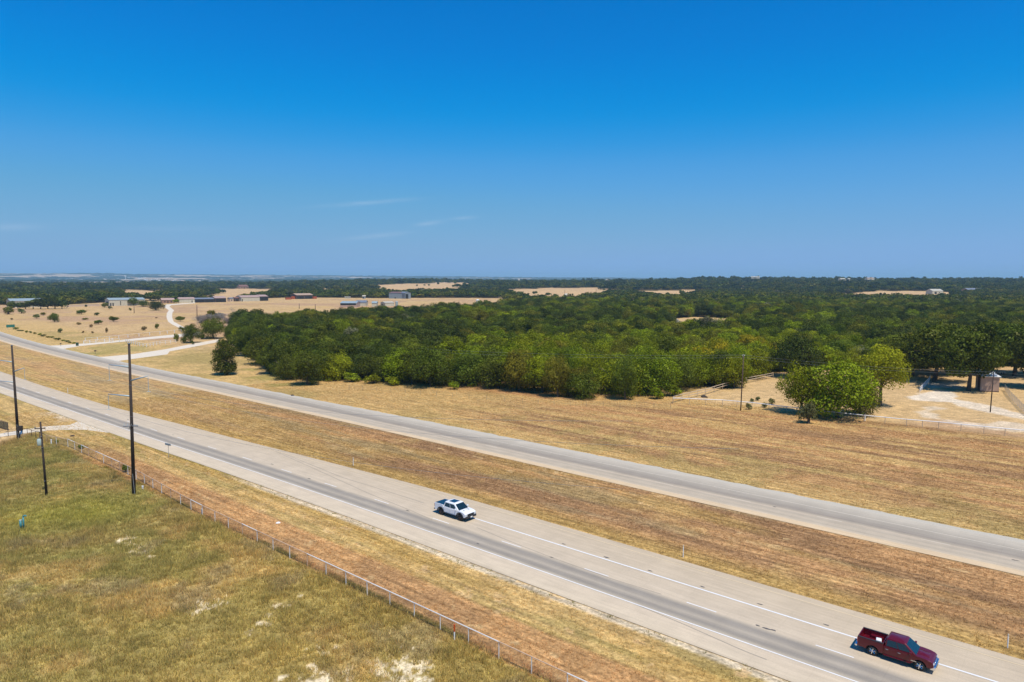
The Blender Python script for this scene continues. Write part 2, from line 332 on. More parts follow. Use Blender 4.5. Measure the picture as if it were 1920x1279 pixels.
def bare(x, y):
    m = np.zeros(len(x)); k = (y < 140) & (x < 20) & (y > 40)
    if k.any():
        xx, yy = x[k], y[k]; n = fbm(xx / .8, yy / .8, 90, 4); nf = fbm(xx / .28, yy / .28, 95, 3); mm = np.zeros(len(xx))
        for j_, p in enumerate(BARE): mm = np.maximum(mm, sm(-.1, .45, seg_dist(xx, yy, p) + (.55 if j_ in (2, 3) else .15 if j_ == 0 else -.2) + (n - .5) * 5.0) * sm(.36, .56, nf))
        m[k] = mm
    return m
PAINT = [(P2(p), c, w, f) for p, c, w, f in (
    ([(1262, 752), (1300, 740), (1400, 716), (1450, 704), (1540, 700), (1700, 694), (1920, 690), (2010, 690), (2010, 815), (1920, 806), (1620, 779), (1480, 767), (1320, 752)], 'sand', .9, 4),
    ([(1708, 746), (1730, 737), (1775, 735), (1805, 745), (1820, 757), (1765, 755), (1718, 751)], 'gravel', .95, 1.5),
    ([(1760, 754), (1815, 752), (1870, 762), (1925, 777), (1925, 787), (1850, 771), (1790, 762)], 'gravel', .8, 1.5),
    ([(1740, 716), (1790, 717), (1795, 726), (1742, 727)], 'gravel', .7, 2),
    ([(1722, 768), (1745, 758), (1775, 762), (1745, 770), (1760, 783), (1840, 792), (1925, 797), (1925, 806), (1830, 802), (1745, 790)], 'gravel', .6, 2.0),
    ([(150, 652), (195, 648), (235, 642), (275, 650), (290, 655), (240, 661), (190, 667), (165, 662)], 'green', .55, 6), ([(120, 655), (150, 652), (185, 667), (170, 668)], 'green', .6, 3),
    ([(262, 684), (300, 668), (400, 648), (450, 670), (500, 700), (540, 722), (440, 716), (340, 700)], 'olive', .55, 10), ([(470, 690), (520, 712), (545, 720), (500, 716), (470, 708)], 'green', .5, 4),
    ([(325, 690), (350, 684), (372, 690), (350, 697)], 'straw', .9, 4), ([(95, 774), (112, 768), (142, 782), (128, 787), (104, 784)], 'gravel', .7, 2),
    ([(0, 625), (40, 620), (60, 634), (110, 646), (100, 647), (40, 636), (0, 632)], 'straw', .8, 3),
    ([(0, 745), (60, 770), (120, 795), (70, 798), (0, 805)], 'straw', .6, 4), ([(690, 724), (800, 734), (900, 741), (1020, 748), (1250, 757), (1250, 765), (1000, 757), (850, 748), (700, 736)], 'straw', .7, 3),
    ([(0, 830), (40, 832), (80, 830), (95, 845), (60, 870), (0, 880)], 'green', .45, 6), ([(30, 960), (100, 950), (120, 985), (50, 1000)], 'green', .5, 5))]

def ground_material():
    m, t, b = new_mat("dry_ground"); b.inputs['Roughness'].default_value = .95; b.inputs['Specular IOR Level'].default_value = .1
    ac = N(t, 'ShaderNodeAttribute', attribute_name='cover'); ast = N(t, 'ShaderNodeAttribute', attribute_name='mown')
    geo = N(t, 'ShaderNodeNewGeometry'); mp = N(t, 'ShaderNodeMapping'); mp.inputs['Rotation'].default_value = (0, 0, -YAW); t.links.new(geo.outputs['Position'], mp.inputs[0])
    def noise(scale, vec, det=5, rough=.6, sc3=None):
        v = vec
        if sc3: q = N(t, 'ShaderNodeMapping'); q.inputs['Scale'].default_value = sc3; t.links.new(vec, q.inputs[0]); v = q.outputs[0]
        n = N(t, 'ShaderNodeTexNoise'); n.inputs['Scale'].default_value = scale; n.inputs['Detail'].default_value = det; n.inputs['Roughness'].default_value = rough; t.links.new(v, n.inputs[0]); return n.outputs[0]
    def mrange(v, a, b_, c, d):
        r = N(t, 'ShaderNodeMapRange'); r.inputs[1].default_value = a; r.inputs[2].default_value = b_; r.inputs[3].default_value = c; r.inputs[4].default_value = d; t.links.new(v, r.inputs[0]); return r.outputs[0]
    def mul(a, c):
        r = N(t, 'ShaderNodeMath', operation='MULTIPLY'); t.links.new(a, r.inputs[0]); t.links.new(c, r.inputs[1]); return r.outputs[0]
    fine = mrange(noise(2.6, geo.outputs['Position'], 6, .7), .3, .7, .5, 1.5)
    med = mrange(noise(.28, geo.outputs['Position'], 4), .3, .7, .84, 1.16)
    clump = mrange(noise(.9, mp.outputs[0], 5, .7, (.45, 1.5, 1)), .3, .66, .60, 1.26)
    st = mrange(noise(1.0, mp.outputs[0], 5, .65, (.05, 1.7, 1)), .34, .66, .68, 1.30)
    one = N(t, 'ShaderNodeMix'); one.inputs[2].default_value = 1.0; t.links.new(ast.outputs['Fac'], one.inputs[0]); t.links.new(st, one.inputs[3])
    f = mul(mul(fine, med), mul(one.outputs[0], clump))
    vm = N(t, 'ShaderNodeVectorMath', operation='SCALE'); t.links.new(ac.outputs['Color'], vm.inputs[0]); fx = N(t, 'ShaderNodeMath', operation='MULTIPLY'); t.links.new(f, fx.inputs[0]); fx.inputs[1].default_value = 1.30; t.links.new(fx.outputs[0], vm.inputs['Scale'])
    # scattered weeds: greener, darker specks
    sp = mrange(noise(1.1, geo.outputs['Position'], 3, .7), .62, .72, 0, .45); mx = N(t, 'ShaderNodeMix', data_type='RGBA'); t.links.new(sp, mx.inputs[0]); t.links.new(vm.outputs[0], mx.inputs[6]); mx.inputs[7].default_value = (.13, .10, .035, 1)
    t.links.new(mx.outputs[2], b.inputs['Base Color'])
    bp = N(t, 'ShaderNodeBump'); bp.inputs['Strength'].default_value = .6; bp.inputs['Distance'].default_value = .12; t.links.new(noise(3.5, geo.outputs['Position'], 6, .75), bp.inputs['Height']); t.links.new(bp.outputs[0], b.inputs['Normal'])
    return m
def build_ground():
    th = np.concatenate((np.radians(np.arange(-46, 46, .12)), np.radians(np.arange(46, 314, 4))))
    r = np.concatenate((np.geomspace(6, 45, 12)[:-1], np.geomspace(45, 300, 300)[:-1], np.geomspace(300, 3200, 190)[:-1], np.geomspace(3200, 19500, 70)))
    T, Rr = np.meshgrid(th, r); x = (np.sin(T) * Rr).ravel(); y = (np.cos(T) * Rr).ravel(); z = height(x, y)
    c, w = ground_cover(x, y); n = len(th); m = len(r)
    i = np.arange(n); q = []
    j = np.arange(m - 1)[:, None]; a = j * n + i; b_ = j * n + (i + 1) % n; q = np.stack((a, a + n, b_ + n, b_), -1).reshape(-1, 4)
    V = np.stack((x, y, z), 1)
    V = np.vstack((V, [[0, 0, 0]])); c = np.vstack((c, c[:1])); w = np.append(w, 0)
    # inner disc as thin quads (ring vertex, next, centre)
    me = np_mesh("ground", V, quads=q, cols={'cover': ('FLOAT_COLOR', np.hstack((c, np.ones((len(c), 1))))), 'mown': ('FLOAT', w)}, mat=ground_material())
    bm = bmesh.new(); bm.from_mesh(me); bm.verts.ensure_lookup_table(); cv = bm.verts[len(V) - 1]
    for k in range(n): bm.faces.new((bm.verts[k], bm.verts[(k + 1) % n], cv))
    bmesh.ops.recalc_face_normals(bm, faces=bm.faces); bm.normal_update()
    if bm.faces[0].normal.z < 0: bmesh.ops.reverse_faces(bm, faces=bm.faces)
    bm.to_mesh(me); bm.free()
    o = bpy.data.objects.new("ground", me); col.objects.link(o)
    for p in (): pass
    tag(o, "dry tan farmland, mown verges and rough olive grass running to the horizon", None, kind='structure')
build_ground()

# ------------------------------------------------------------------ highway
def road_material(name, stops, w0, w1, seed):
    m, t, b = new_mat(name); b.inputs['Roughness'].default_value = .85; b.inputs['Specular IOR Level'].default_value = .25
    au = N(t, 'ShaderNodeAttribute', attribute_name='across'); av = N(t, 'ShaderNodeAttribute', attribute_name='along')
    geo = N(t, 'ShaderNodeNewGeometry')
    cmb = N(t, 'ShaderNodeCombineXYZ'); t.links.new(au.outputs['Fac'], cmb.inputs[0]); t.links.new(av.outputs['Fac'], cmb.inputs[1]); cmb.inputs[2].default_value = seed
    def noise(sc3, det=4, rough=.6):
        q = N(t, 'ShaderNodeMapping'); q.inputs['Scale'].default_value = sc3; t.links.new(cmb.outputs[0], q.inputs[0]); n = N(t, 'ShaderNodeTexNoise'); n.inputs['Scale'].default_value = 1; n.inputs['Detail'].default_value = det
        n.inputs['Roughness'].default_value = rough; t.links.new(q.outputs[0], n.inputs[0]); return n.outputs[0]
    wob = N(t, 'ShaderNodeMath', operation='MULTIPLY_ADD'); t.links.new(noise((.3, .05, 1), 2), wob.inputs[0]); wob.inputs[1].default_value = .5; t.links.new(au.outputs['Fac'], wob.inputs[2])
    mr = N(t, 'ShaderNodeMapRange'); mr.inputs[1].default_value = w0 + .25; mr.inputs[2].default_value = w1 + .25; t.links.new(wob.outputs[0], mr.inputs[0])
    cr = N(t, 'ShaderNodeValToRGB'); t.links.new(mr.outputs[0], cr.inputs[0]); e = cr.color_ramp.elements
    while len(e) > 1: e.remove(e[-1])
    for k, (u, c) in enumerate(stops):
        q = e[0] if k == 0 else e.new(0.5); q.position = min(1, max(0, (u - w0) / (w1 - w0))); q.color = (*alb(*c), 1)
    def mrange(v, a, b_, c, d):
        r = N(t, 'ShaderNodeMapRange'); r.inputs[1].default_value = a; r.inputs[2].default_value = b_; r.inputs[3].default_value = c; r.inputs[4].default_value = d; t.links.new(v, r.inputs[0]); return r.outputs[0]
    f1 = mrange(noise((2.2, .12, 1), 5, .65), .3, .7, .9, 1.09); f2 = mrange(noise((.35, .35, 1), 4), .3, .7, .93, 1.06); f3 = mrange(noise((6, 6, 1), 3, .7), .3, .7, .94, 1.05)
    j = N(t, 'ShaderNodeMath', operation='PINGPONG'); t.links.new(av.outputs['Fac'], j.inputs[0]); j.inputs[1].default_value = 2.3
    jm = mrange(j.outputs[0], 0, .07, .95, 1.0)
    def mul(a, c):
        r = N(t, 'ShaderNodeMath', operation='MULTIPLY'); t.links.new(a, r.inputs[0]); t.links.new(c, r.inputs[1]); return r.outputs[0]
    wmr = N(t, 'ShaderNodeVectorMath', operation='MULTIPLY'); t.links.new(cr.outputs[0], wmr.inputs[0]); wmr.inputs[1].default_value = (1.12, 1.07, 1.01)
    vm = N(t, 'ShaderNodeVectorMath', operation='SCALE'); t.links.new(wmr.outputs[0], vm.inputs[0]); t.links.new(mul(mul(f1, f2), mul(f3, jm)), vm.inputs['Scale'])
    # dark dribbles and patches in the wheel lanes
    sp = mrange(noise((1.6, .55, 1), 3, .7), .70, .76, 0, .35); mx = N(t, 'ShaderNodeMix', data_type='RGBA'); t.links.new(sp, mx.inputs[0]); t.links.new(vm.outputs[0], mx.inputs[6]); mx.inputs[7].default_value = (.16, .15, .145, 1)
    t.links.new(mx.outputs[2], b.inputs['Base Color']); return m
def ribbon(name, s0, s1, fa, fb, z, mt, nx=1, step=2.0, label=None, kind='structure', rag=0.0, base=None):
    ss = np.arange(s0, s1 + .01, step); V = []; U = []; W = []
    for k in range(nx + 1):
        t = k / nx; o = fa(ss) * (1 - t) + fb(ss) * t
        if rag and k in (0, nx): o = o + (fbm(ss / 1.7, ss * 0 + k, 5, 3) - .5) * rag
        x, y = so2w(ss, o); V.append(np.stack((x, y, np.full(len(ss), z)), 1)); U.append(o - (base(ss) if base is not None else 0)); W.append(ss)
    m = len(ss); V = np.vstack(V); i = np.arange(m - 1); q = np.vstack([np.stack((k * m + i, k * m + i + 1, (k + 1) * m + i + 1, (k + 1) * m + i), 1) for k in range(nx)])
    me = np_mesh(name, V, quads=q, cols={'across': ('FLOAT', np.concatenate(U)), 'along': ('FLOAT', np.concatenate(W))}, mat=mt)
    o = bpy.data.objects.new(name, me); col.objects.link(o); tag(o, label, None, kind=kind); return o
near_stops = [(-3.4, (212, 204, 192)), (-2.9, (224, 216, 204)), (-.3, (222, 213, 202)), (.2, (200, 195, 188)), (.6, (170, 168, 167)), (1.0, (160, 159, 160)), (1.7, (190, 186, 182)), (2.3, (168, 166, 166)), (2.8, (162, 161, 162)), (3.25, (192, 187, 181)), (3.6, (216, 208, 198)),
              (4.4, (214, 206, 196)), (4.9, (198, 192, 184)), (5.6, (214, 206, 196)), (6.4, (198, 192, 184)), (6.9, (210, 202, 192)), (7.4, (224, 214, 200)), (9, (226, 214, 200)), (11.2, (230, 217, 200)), (11.8, (216, 206, 192)), (12.7, (210, 200, 186))]
far_stops = [(0, (228, 211, 186)), (1.3, (232, 215, 192)), (1.8, (212, 204, 194)), (2.6, (194, 189, 182)), (3.4, (204, 197, 188)), (4.2, (192, 187, 181)), (4.9, (208, 200, 191)), (5.5, (182, 177, 172)), (6.1, (164, 161, 160)), (6.9, (184, 179, 174)), (7.7, (164, 161, 160)), (8.4, (188, 182, 176)), (8.9, (208, 198, 188)), (11, (212, 202, 192)), (11.6, (214, 211, 207)), (12.9, (218, 217, 214))]
ribbon("near_highway", -1300, 800, lambda s: nl(s) - 3.4, lambda s: nl(s) + nw(s), .05, road_material("worn_concrete_near", near_stops, -3.4, 12.7, 1.0), 8, label="near pale concrete carriageway with a darker right lane", base=nl)
ribbon("far_highway", -1300, 800, f0, lambda s: f0(s) + fw(s) - 1.3, .05, road_material("worn_concrete_far", far_stops, 0, 12.9, 2.0), 8, label="far carriageway beyond the median", base=f0)
ribbon("gravel_shoulder", -1300, 800, lambda s: f0(s) + fw(s) - 1.5, lambda s: f0(s) + fw(s), .03, mat("pale_gravel", alb(214, 211, 205), .95, 0, .16, 8), 1, 1.0, "pale gravel edge of the far carriageway", rag=.9)
M_white = mat("road_paint_white", (.74, .73, .70), .6, 0, .08, 2); M_yel = mat("road_paint_yellow", alb(250, 232, 200), .6, 0, .08, 2); M_worn = mat("road_paint_worn", alb(246, 240, 230), .7, 0, .08, 2)
def line(name, s0, s1, f, w, mt, lab): return ribbon(name, s0, s1, lambda s: f(s) - w / 2, lambda s: f(s) + w / 2, .062, mt, 1, 2.0, lab)
line("edge_line", -1300, 800, lambda s: nl(s), .15, M_white, "thin white edge line along the near side of the near carriageway")
line("turn_lane_line", -3.2, 800, lambda s: nl(s) + 7.25, .22, M_white, "wide bright white line of the turn lane")
line("median_line", -1300, 800, lambda s: nl(s) + nw(s) - 1.15, .13, M_yel, "pale yellow edge line beside the median of the near carriageway")
line("far_edge_line", -1300, 800, lambda s: f0(s) + 8.65, .13, M_worn, "worn white edge line of the far carriageway")
line("far_median_line", -1300, 800, lambda s: f0(s) + 1.5, .13, M_yel, "pale yellow line of the far carriageway beside the median")
def dashes(name, f, s0, n0, n1, lab, w=.14):
    V = []; Q = []
    for k in range(n0, n1):
        a = s0 + 12.2 * k
        for ss, oo in ((a, -w / 2), (a + 3.1, -w / 2), (a + 3.1, w / 2), (a, w / 2)):
            x, y = so2w(ss, f(ss) + oo); V.append((x, y, .062))
        Q.append([4 * (k - n0) + i for i in range(4)])
    o = bpy.data.objects.new(name, np_mesh(name, np.array(V), quads=np.array(Q), mat=M_worn if 'far' in name else M_white)); col.objects.link(o); tag(o, lab, None, kind='structure')
dashes("lane_dashes", lambda s: nl(s) + 3.62, 8.3, -60, 60, "broken white lane line of the near carriageway"); dashes("far_lane_dashes", lambda s: f0(s) + 4.95, 35.0, -60, 60, "broken white lane line of the far carriageway")
M_mark = mat("tyre_rubber_mark", alb(168, 162, 158), .9, 0, .1, 2)
def mark(pts, w):
    P = P2(pts); ss, oo = w2so(P[:, 0], P[:, 1]); g = np.arange(ss[0], ss[-1], 1.5); f = lambda s: np.interp(s, ss, oo)
    ribbon("tyre_mark", ss[0], ss[-1], lambda s: f(s) - w / 2, lambda s: f(s) + w / 2, .058, M_mark, 1, 1.5, None)
mark([(513, 845), (600, 884), (690, 925), (776, 960), (812, 976)], .09); mark([(530, 850), (640, 895), (740, 926), (805, 947)], .09); mark([(895, 990), (960, 1017), (1035, 1046), (1147, 1086), (1260, 1121)], .08); mark([(1168, 1124), (1280, 1170), (1395, 1221), (1470, 1250)], .09)

def stains():
    V = []; T = []; M_st = mat("road_stain", (.10, .095, .09), .9, 0, .2, 4)
    for px, py in ((897, 1020), (1035, 1046), (1058, 1021), (1138, 1046), (1220, 1071), (1318, 1101), (1426, 1134), (1551, 1173), (1422, 1174), (1437, 1179), (1452, 1183), (511, 871), (580, 898), (765, 958), (1453, 951), (1903, 1051), (240, 787), (325, 816)):
        x, y, _ = at(px, py); b0 = len(V); n = 9; V.append((x, y, .063)); L = random.uniform(.2, .45)
        for k in range(n): a = 2 * math.pi * k / n; u = math.cos(a) * L * random.uniform(.6, 1.3); v = math.sin(a) * .12 * random.uniform(.6, 1.3); V.append((x + u * DD[0] + v * NN[0], y + u * DD[1] + v * NN[1], .063))
        T += [(b0, b0 + 1 + k, b0 + 1 + (k + 1) % n) for k in range(n)]
    o = bpy.data.objects.new("road_stains", np_mesh("road_stains", np.array(V), tris=np.array(T), mat=M_st)); col.objects.link(o); tag(o, "small dark rubber and oil spots on both carriageways", None, kind='structure')
stains()
# drives
M_drive = mat("white_caliche_gravel", alb(248, 240, 230), .95, 0, .10, .8)
def sheet(name, pts, z, mt, label, raw=None):
    P = P2(pts) if raw is None else raw; me = bpy.data.meshes.new(name); bm = bmesh.new(); vs = [bm.verts.new((x, y, z + float(height(x, y)))) for x, y in P]
    bm.faces.new(vs); bmesh.ops.triangulate(bm, faces=bm.faces); bmesh.ops.recalc_face_normals(bm, faces=bm.faces)
    for f in bm.faces:
        if f.normal.z < 0: f.normal_flip()
    bm.to_mesh(me); bm.free(); me.materials.append(mt)
    o = bpy.data.objects.new(name, me); col.objects.link(o); tag(o, label, None, kind='structure')
sheet("ranch_drive", [(84, 648.5), (112, 647.6), (150, 644.8), (210, 640), (250, 635), (300, 630), (350, 625), (362, 622), (352, 619), (335, 614.5), (322, 608), (315, 603), (312, 595), (312.6, 587.6), (316.4, 582), (311, 578), (306.4, 575), (312, 571), (366, 567.2), (366, 568.6), (321, 572.3), (317.6, 575), (326.4, 582), (323, 586.3), (322.6, 595), (325.5, 603), (343, 612.6), (362, 618.5), (380, 624), (372, 628), (350, 631), (300, 634.4), (250, 639), (210, 642.8), (150, 649), (126, 653), (112, 656)], .02, M_drive, "white gravel drive winding up through the left pasture")
sheet("side_drive", [(176, 669.5), (196, 669), (250, 664), (310, 655), (360, 645), (410, 636), (412, 641), (360, 651), (318, 659), (314, 664.5), (250, 673), (219, 677.5), (215, 682)], .02, M_drive, "white gravel drive leading right towards the woods")
sheet("field_drive", [(-60, 821), (0, 813.5), (80, 800), (131, 797), (150, 789), (160, 788), (215, 812), (199, 811), (160, 806), (120, 806), (90, 807.5), (0, 819.5), (-60, 829)], .02, M_drive, "pale gravel field entrance at the lower left of the near highway")

exec_trees = True
# ------------------------------------------------------------------ trees
def foliage_material(name, inst):
    m, t, b = new_mat(name); t.nodes.remove(b); out = t.nodes['Material Output']
    if inst: tn = N(t, 'ShaderNodeAttribute', attribute_name='tint', attribute_type='INSTANCER'); colr = tn.outputs['Color']
    else: tn = N(t, 'ShaderNodeObjectInfo'); colr = tn.outputs['Color']
    tone = N(t, 'ShaderNodeAttribute', attribute_name='tone')
    mr = N(t, 'ShaderNodeMapRange'); mr.inputs[3].default_value = .32; mr.inputs[4].default_value = 1.95; t.links.new(tone.outputs['Fac'], mr.inputs[0])
    vm = N(t, 'ShaderNodeVectorMath', operation='SCALE'); t.links.new(colr, vm.inputs[0]); t.links.new(mr.outputs[0], vm.inputs['Scale'])
    d = N(t, 'ShaderNodeBsdfDiffuse'); tr = N(t, 'ShaderNodeBsdfTranslucent'); gl = N(t, 'ShaderNodeBsdfGlossy'); gl.inputs['Roughness'].default_value = .45; gl.inputs['Color'].default_value = (.5, .45, .25, 1)
    wm_ = N(t, 'ShaderNodeVectorMath', operation='MULTIPLY'); t.links.new(vm.outputs[0], wm_.inputs[0]); wm_.inputs[1].default_value = (1.15, 1.2, .6)
    t.links.new(vm.outputs[0], d.inputs[0]); t.links.new(wm_.outputs[0], tr.inputs[0]); mx = N(t, 'ShaderNodeMixShader'); mx.inputs[0].default_value = .22
    t.links.new(d.outputs[0], mx.inputs[1]); t.links.new(tr.outputs[0], mx.inputs[2]); m2 = N(t, 'ShaderNodeMixShader'); m2.inputs[0].default_value = .02; t.links.new(mx.outputs[0], m2.inputs[1]); t.links.new(gl.outputs[0], m2.inputs[2])
    t.links.new(m2.outputs[0], out.inputs[0]); return m
M_leaf = foliage_material("foliage", False); M_leaf_i = foliage_material("foliage_in_woodland", True)
M_bark = mat("bark", (.085, .065, .045), .9, 0, .25, 6); M_greybark = mat("grey_dead_wood", (.30, .27, .24), .9, 0, .2, 5)
def crown(name, seed, H, R, base, nl_=12, nleaf=5200, leaf=.34, lobe=(.34, .52), feather=0.0, flat=1.0, drop=0.0, zk=.62):
    """a crown of many small leaf sprays grouped in uneven boughs"""
    r = np.random.default_rng(seed); cz = (H + base) / 2; hz = (H - base) / 2
    k = np.arange(nl_); ph = k * 2.4 + r.uniform(0, .7, nl_); tz = r.uniform(-.9, .95, nl_); rr = np.sqrt(np.clip(1 - tz ** 2 * .8, .08, 1)) * r.uniform(.35, .72, nl_)
    LC = np.stack((np.cos(ph) * rr * R, np.sin(ph) * rr * R, cz + tz * hz * zk), 1); LR = r.uniform(lobe[0], lobe[1], nl_) * R * flat
    LC = np.vstack((LC, [[0, 0, cz + hz * .1]])); LR = np.append(LR, R * .55); tone_l = r.uniform(.2, .75, nl_ + 1)
    # secondary boughs on the surface of the first ones
    n2 = nl_ * 5; pk = r.integers(0, nl_ + 1, n2); dv = r.normal(size=(n2, 3)); dv[:, 2] = dv[:, 2] * .8 + .25; dv /= np.linalg.norm(dv, axis=1)[:, None]
    C2 = LC[pk] + dv * LR[pk][:, None] * .85; R2 = LR[pk] * r.uniform(.25, .5, n2); LC = np.vstack((LC, C2)); LR = np.append(LR, R2); tone_l = np.append(tone_l, np.clip(tone_l[pk] + r.normal(0, .16, n2), 0, 1))
    w = LR ** 2; w /= w.sum(); li = r.choice(len(LR), nleaf, p=w); d = r.normal(size=(nleaf, 3)); d[:, 2] += .15; d /= np.linalg.norm(d, axis=1)[:, None]
    rad = LR[li] * (.72 + .36 * r.random(nleaf) ** .7 + feather * r.random(nleaf) ** 3)
    sq = np.minimum(1.0, hz / R * 1.0); P = LC[li] + d * rad[:, None] * np.array((1, 1, max(.72, sq * .9)))
    P[:, 2] = np.where(P[:, 2] < base * .7, base * .7 + r.random(nleaf) * .6, P[:, 2]); P[:, 2] -= drop * np.hypot(P[:, 0], P[:, 1]) ** 2 / R
    nrm = d + r.normal(0, .40, (nleaf, 3)); nrm /= np.linalg.norm(nrm, axis=1)[:, None]
    up = r.normal(size=(nleaf, 3)); a = np.cross(nrm, up); a /= np.linalg.norm(a, axis=1)[:, None]; b = np.cross(nrm, a)
    sz = leaf * r.uniform(.55, 1.35, nleaf); el_ = r.uniform(.5, 1.0, nleaf); V = []
    for ca, cb in ((-1, -.7), (.8, -1), (1, .75), (-.75, 1)):
        V.append(P + a * (sz * ca * r.uniform(.6, 1.1, nleaf))[:, None] * .5 + b * (sz * el_ * cb * r.uniform(.6, 1.1, nleaf))[:, None] * .5)
    V = np.stack(V, 1).reshape(-1, 3); Q = np.arange(nleaf * 4).reshape(-1, 4)
    hgt = (P[:, 2] - base) / (H - base)
    tone = np.clip(tone_l[li] + r.normal(0, .12, nleaf), 0, 1)
    return np_mesh(name, V, quads=Q, cols={'tone': ('FLOAT', np.repeat(tone, 4))}, mat=M_leaf)
def trunk(name, seed, H, R, base, r0=.28, lean=0, m=None, twigs=False):
    r = random.Random(seed); mb = MB(); top = base + (H - base) * .35; p = Vector((0, 0, -.1)); q = Vector((lean * .5 + r.uniform(-.2, .2), r.uniform(-.2, .2), top * .55)); mb.tube(p, q, r0 * 1.25, r0 * .85, 8); q2 = q + Vector((r.uniform(-.3, .3) + lean * .4, r.uniform(-.3, .3), top * .5)); mb.tube(q, q2, r0 * .85, r0 * .6, 8)
    def limb(a, dr, ln, rad, dep):
        e = a + dr * ln; mid = a + dr * ln * .5 + Vector((r.uniform(-.1, .1), r.uniform(-.1, .1), r.uniform(-.05, .1))) * ln
        mb.tube(a, mid, rad, rad * .75, 6); mb.tube(mid, e, rad * .75, rad * .45, 6)
        if dep:
            for _ in range(3 if not twigs else 4): nd = (dr + Vector((r.uniform(-.8, .8), r.uniform(-.8, .8), r.uniform(-.3, .6)))).normalized(); limb(e if _ else mid, nd, ln * .62, rad * .45, dep - 1)
    for k in range(6 if not twigs else 9):
        a = k * 2.4 + r.uniform(0, .8); st = q.lerp(q2, r.uniform(0, 1)); limb(st, Vector((math.cos(a), math.sin(a), r.uniform(.35, 1.1))).normalized(), R * r.uniform(.45, .7), r0 * .45, 1 if not twigs else 3)
    o = mb.build(name, m or M_bark); me = o.data; bpy.data.objects.remove(o); return me
KIND = {}   # kind -> list of (crown mesh, trunk mesh, H, R); sizes are of the unscaled mesh
def reg(kind, n, H, R, base, **k):
    KIND[kind] = [(crown("crown", 100 * len(KIND) + i, H, R, base, **k), trunk("trunk", 100 * len(KIND) + i, H, R, base), H, R) for i in range(n)]
reg('oak', 6, 10, 5.2, 1.8, nl_=16, nleaf=11500, leaf=.33, zk=.74)
reg('edge', 5, 9, 5.0, .4, nl_=18, nleaf=11500, leaf=.29, feather=.45, drop=.03, zk=.76)      # bushy to the ground
reg('open', 3, 12, 5.5, 2.4, nl_=18, nleaf=13500, leaf=.25, feather=.3, drop=.06)
reg('bush', 3, 2.6, 1.9, .15, nl_=8, nleaf=1500, leaf=.26, feather=.25)
reg('tall', 1, 12.6, 4.0, .2, nl_=42, nleaf=14000, leaf=.30, lobe=(.26, .42), feather=.5, zk=.86)
reg('far', 4, 10, 5.2, 1.2, nl_=9, nleaf=420, leaf=1.5)
KIND['bare'] = [(None, trunk("trunk", 900 + i, 5.5, 4.2, .6, .12, 0, M_greybark, True), 5.5, 3.6) for i in range(2)]
TINT = dict(oak=(.062, .080, .009), oak2=(.086, .106, .010), olive=(.125, .122, .012), bright=(.145, .172, .006), lime=(.180, .206, .008), yellow=(.29, .225, .008), grey=(.14, .135, .075), dusty=(.13, .14, .05), dark=(.044, .058, .010), brown=(.18, .125, .05))
TINT = {k: tuple(v * 1.14 for v in c) for k, c in TINT.items()}
def jit(c, a=.12):
    k = 1 + random.uniform(-a, a); return (c[0] * k * (1 + random.uniform(-a, a)), c[1] * k, c[2] * k, 1.0)
def tree(kind, x, y, H, R, tint, label, cat='tree', group=None, var=None, rz=None, name=None):
    v = KIND[kind]; cm, tm, H0, R0 = v[random.randrange(len(v)) if var is None else var % len(v)]
    o = empty(name or ('oak_tree' if kind in ('oak', 'far') else 'shrub' if kind == 'bush' else 'bare_tree' if kind == 'bare' else 'tree'), (x, y, float(height(x, y))), random.uniform(0, 6.28) if rz is None else rz)
    k = R / R0; o.scale = (k, k, H / H0)
    if cm is not None: c = bpy.data.objects.new('crown', cm); col.objects.link(c); c.parent = o; c.color = jit(tint)
    if tm is not None and kind != 'bush' and kind != 'far': t = bpy.data.objects.new('trunk', tm); col.objects.link(t); t.parent = o
    elif kind == 'bush' or kind == 'far': t = bpy.data.objects.new('stem' if kind == 'bush' else 'trunk', tm); col.objects.link(t); t.parent = o
    tag(o, label, cat, group); return o
def ptree(kind, px, py, top, wpx, tint, label, cat='tree', group=None, **k):
    """a tree whose foot is at this spot of the photograph; top = pixel row of its top, wpx = crown width in pixels"""
    x, y, z = at(px, py); H = max(.5, zat(px, top, y) - z); R = wpx * y / F_PX / 2 / math.cos(math.atan((px - 960) / F_PX)) ; return tree(kind, x, y, H, R, TINT[tint] if isinstance(tint, str) else tint, label, cat, group, **k)
